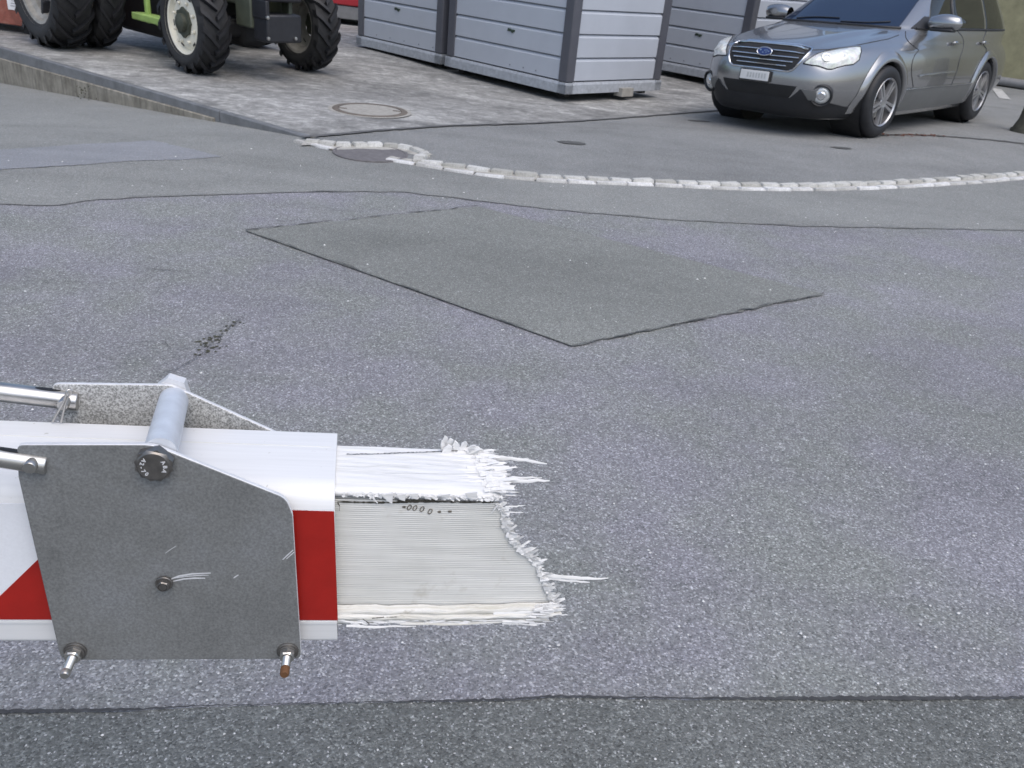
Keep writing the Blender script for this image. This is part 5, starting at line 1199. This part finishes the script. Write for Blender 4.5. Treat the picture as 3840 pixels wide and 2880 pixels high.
# long splinters, each its own piece
def splinter(pts, w, name='splinter', mat=None):
    """a flat tapering sliver along points in boom axes"""
    P = [Vector(p) for p in pts]; P = resample(P, max(0.002, (P[-1]-P[0]).length/10)); rows = []; N = len(P)
    for i, p in enumerate(P):
        t_ = (P[min(i+1, N-1)]-P[max(0, i-1)]).normalized(); a = Vector((0, 0.5, 1)).normalized(); a = (a-t_*a.dot(t_)).normalized(); b = t_.cross(a)
        ww = w*(1-0.72*(i/(N-1))**3)*rnd.uniform(0.8, 1.15); p = p+a*rnd.gauss(0, w*0.22)
        rows.append([p+a*ww, p+b*ww*0.35, p-a*ww, p-b*ww*0.35, p+a*ww])
    m = MB(); m.grid(rows); m.add(rows[-1][:4], [(0, 1, 2, 3)]); return m.build(name, mat or M['fibre'], stub, smooth=40)
def top3(L, lift=0.0): return [(s, t_, TOPN+lift) for s, t_ in L]
def frt3(L, tt): return [(s, tt, n) for s, n in L]
splinter(top3([(0.1233, 0.0760), (0.1465, 0.0737), (0.1696, 0.0693), (0.1929, 0.0645)]), 0.0021); splinter(top3([(0.1440, 0.0745), (0.1621, 0.0722), (0.1760, 0.0717)]), 0.0012)
splinter(top3([(0.1134, 0.0508), (0.1362, 0.0503), (0.1570, 0.0511)]), 0.0024); splinter(top3([(0.1374, 0.0381), (0.1626, 0.0377), (0.1838, 0.0398)]), 0.0013)
splinter(top3([(0.1343, 0.0330), (0.1619, 0.0332), (0.1905, 0.0351)]), 0.0021); splinter(top3([(0.1257, 0.0469), (0.1408, 0.0460), (0.1545, 0.0440)]), 0.0008)
splinter(top3([(0.1352, 0.0411), (0.1452, 0.0408)]), 0.0012); splinter(top3([(0.1262, 0.0791), (0.1368, 0.0808), (0.1432, 0.0842)]), 0.0011)
splinter(frt3([(0.1472, 0.1248), (0.1563, 0.1254), (0.1658, 0.1272)], 0.012), 0.0008); splinter(frt3([(0.1492, 0.1187), (0.1566, 0.1189), (0.1651, 0.1191)], 0.012), 0.0006)
splinter(frt3([(0.1915, 0.0476), (0.2078, 0.0446), (0.2320, 0.0426), (0.2591, 0.0433)], 0.012), 0.0018); splinter(frt3([(0.1948, 0.0434), (0.2164, 0.0401), (0.2411, 0.0381)], 0.012), 0.0014); splinter(frt3([(0.1943, 0.0467), (0.2103, 0.0453), (0.2238, 0.0438)], 0.012), 0.0010)
splinter(frt3([(0.1775, 0.0053), (0.1989, 0.0041), (0.2226, 0.0035)], 0.004), 0.0012); splinter(frt3([(0.1876, 0.0094), (0.2036, 0.0089), (0.2197, 0.0123)], 0.004), 0.0010); splinter(frt3([(0.1486, 0.0052), (0.1747, 0.0067), (0.2167, 0.0110)], 0.004), 0.0016)
splinter(frt3([(0.0595, -0.0052), (0.1108, -0.0067), (0.1575, -0.0032)], 0.0015), 0.0014, mat=M['fibre_dirty']); splinter(frt3([(0.0094, -0.0079), (0.0395, -0.0099), (0.0750, -0.0085)], 0.0015), 0.0012)
splinter(frt3([(0.1402, 0.1276), (0.1376, 0.1231), (0.1349, 0.1179)], 0.011), 0.0008)
# peeling flakes along the lower edge of the upper shell
def flake(poly, tt, curl=0.004):
    m = MB(); m.prism([(s, tt-curl*max(0, (poly[0][1]-n))*60*0.02, n) for s, n in poly], (0, 0.0006, 0)); m.build('flake', M['fibre'], stub)
for P in ([(0.0349, 0.1362), (0.0446, 0.1387), (0.0445, 0.1273), (0.0399, 0.1301)], [(0.0480, 0.1360), (0.0566, 0.1386), (0.0554, 0.1305), (0.0506, 0.1321)], [(0.0589, 0.1381), (0.0662, 0.1389), (0.0666, 0.1326), (0.0623, 0.1336)], [(0.0696, 0.1373), (0.0773, 0.1358), (0.0788, 0.1324), (0.0741, 0.1340)], [(0.1084, 0.1408), (0.1193, 0.1424), (0.1192, 0.1337), (0.1118, 0.1358)],
          [(0.0325, 0.1372), (0.0353, 0.1379), (0.0341, 0.1344)], [(0.0239, 0.1324), (0.0258, 0.1330), (0.0254, 0.1307)], [(0.0277, 0.1314), (0.0286, 0.1320), (0.0321, 0.1275), (0.0312, 0.1272)], [(0.0971, 0.1382), (0.0995, 0.1383), (0.0992, 0.1336)], [(0.0839, 0.1372), (0.0956, 0.1393), (0.0936, 0.1352)]): flake(P, 0.0085)
# tuft at the back edge of the upper shell
TU = [(0.0913, 0.0967), (0.0955, 0.0959), (0.1013, 0.0974), (0.1098, 0.0970), (0.1145, 0.0963), (0.1191, 0.0946), (0.1237, 0.0929)]
for i, (s_, t_) in enumerate(TU):
    for q in range(2):
        h_ = (0.0135, 0.0155, 0.010, 0.012, 0.0145, 0.009, 0.007)[i]*rnd.uniform(0.55, 1.0); w_ = rnd.uniform(0.0022, 0.0042); x_ = s_+rnd.gauss(0, 0.003); y_ = bt+0.002-rnd.uniform(0.0, 0.012); k_ = rnd.uniform(-0.35, 0.6)
        P = [(x_-w_, y_, TOPN-0.001), (x_+w_*1.3, y_+0.001, TOPN-0.001), (x_+w_*0.9+k_*h_, y_+rnd.uniform(-0.002, 0.002), TOPN+h_*0.8), (x_+k_*h_*1.1, y_, TOPN+h_), (x_-w_*0.8+k_*h_*0.7, y_+rnd.uniform(-0.002, 0.002), TOPN+h_*rnd.uniform(0.5, 0.8))]
        m = MB(); m.prism(P, (rnd.uniform(-0.0006, 0.0006), 0.0009, 0.0003)); m.build('flake', M['fibre'], stub)
# the frayed fringe: countless short fibres along every torn edge
m = MB()
def shard(b, dv, w, nrm=None):
    """a flat torn strip; nrm is the surface it peels from"""
    if nrm is None: nrm = Vector((0, -1, 0.35))
    nrm = (Vector(nrm)+Vector((rnd.gauss(0, 0.3), rnd.gauss(0, 0.25), rnd.gauss(0, 0.3)))).normalized()
    a = dv.cross(nrm).normalized(); c = nrm*w*0.25
    e0, e1 = rnd.uniform(0.55, 1.0), rnd.uniform(0.15, 0.7)
    m.add([b+a*w, b-a*w, b+dv*0.6+a*w*e0+c, b+dv*0.7-a*w*e0+c, b+dv+a*w*e1, b+dv*rnd.uniform(0.82, 1.0)-a*w*e1], [(0, 1, 3, 2), (2, 3, 5, 4)])
for i in range(150):
    s_, n_ = EDG[rnd.randrange(len(EDG))]; L = abs(rnd.gauss(0.0, 0.0055))+0.003
    shard(Vector((s_-rnd.uniform(0, 0.005), PT_-rnd.uniform(0.001, 0.003), n_)), Vector((L*rnd.uniform(0.6, 1), rnd.uniform(-0.2, 0.15)*L, L*rnd.uniform(-0.35, 0.75))), rnd.uniform(0.0008, 0.0026), (0, -1, 0.1))
for i in range(150):
    t_ = rnd.uniform(0.013, bt); e = top_end(t_); L = abs(rnd.gauss(0, 0.007))+0.004
    shard(Vector((e-rnd.uniform(0.0, 0.020), t_, TOPN+rnd.uniform(0.0, 0.002))), Vector((L, rnd.uniform(-0.2, 0.2)*L, rnd.uniform(-0.10, 0.20)*L)), rnd.uniform(0.0006, 0.0026), (0, -0.5, 0.9))
for i in range(130):
    u = rnd.random(); shard(Vector((LB[2][0]-0.004-0.012*u-rnd.uniform(0, 0.02), 0.003+rnd.uniform(-0.002, 0.006), LB[0][1]+0.002-0.011*u+0.004)), Vector((rnd.uniform(0.003, 0.016), rnd.uniform(-0.002, 0.002), rnd.uniform(-0.001, 0.003))), rnd.uniform(0.0004, 0.0012))
for i in range(120):
    u = rnd.random(); s_ = 0.0+u*(FRN[0][0]-0.004); shard(Vector((s_, 0.0112, FRN[0][1]+rnd.uniform(-0.001, 0.003))), Vector((rnd.uniform(-0.003, 0.005), -0.001, -rnd.uniform(0.001, 0.0032))), rnd.uniform(0.0006, 0.0020))
for i in range(120):
    u = rnd.random(); s_ = 0.0+u*0.2; shard(Vector((s_, 0.0022, LB[1][1]+0.003+rnd.uniform(-0.001, 0.006))), Vector((rnd.uniform(0.002, 0.014), -0.0006, rnd.uniform(-0.0015, 0.0012))), rnd.uniform(0.0004, 0.0012))
tag(m.build('frayed_fibres', M['fibre'], stub, merge=False), kind='stuff')
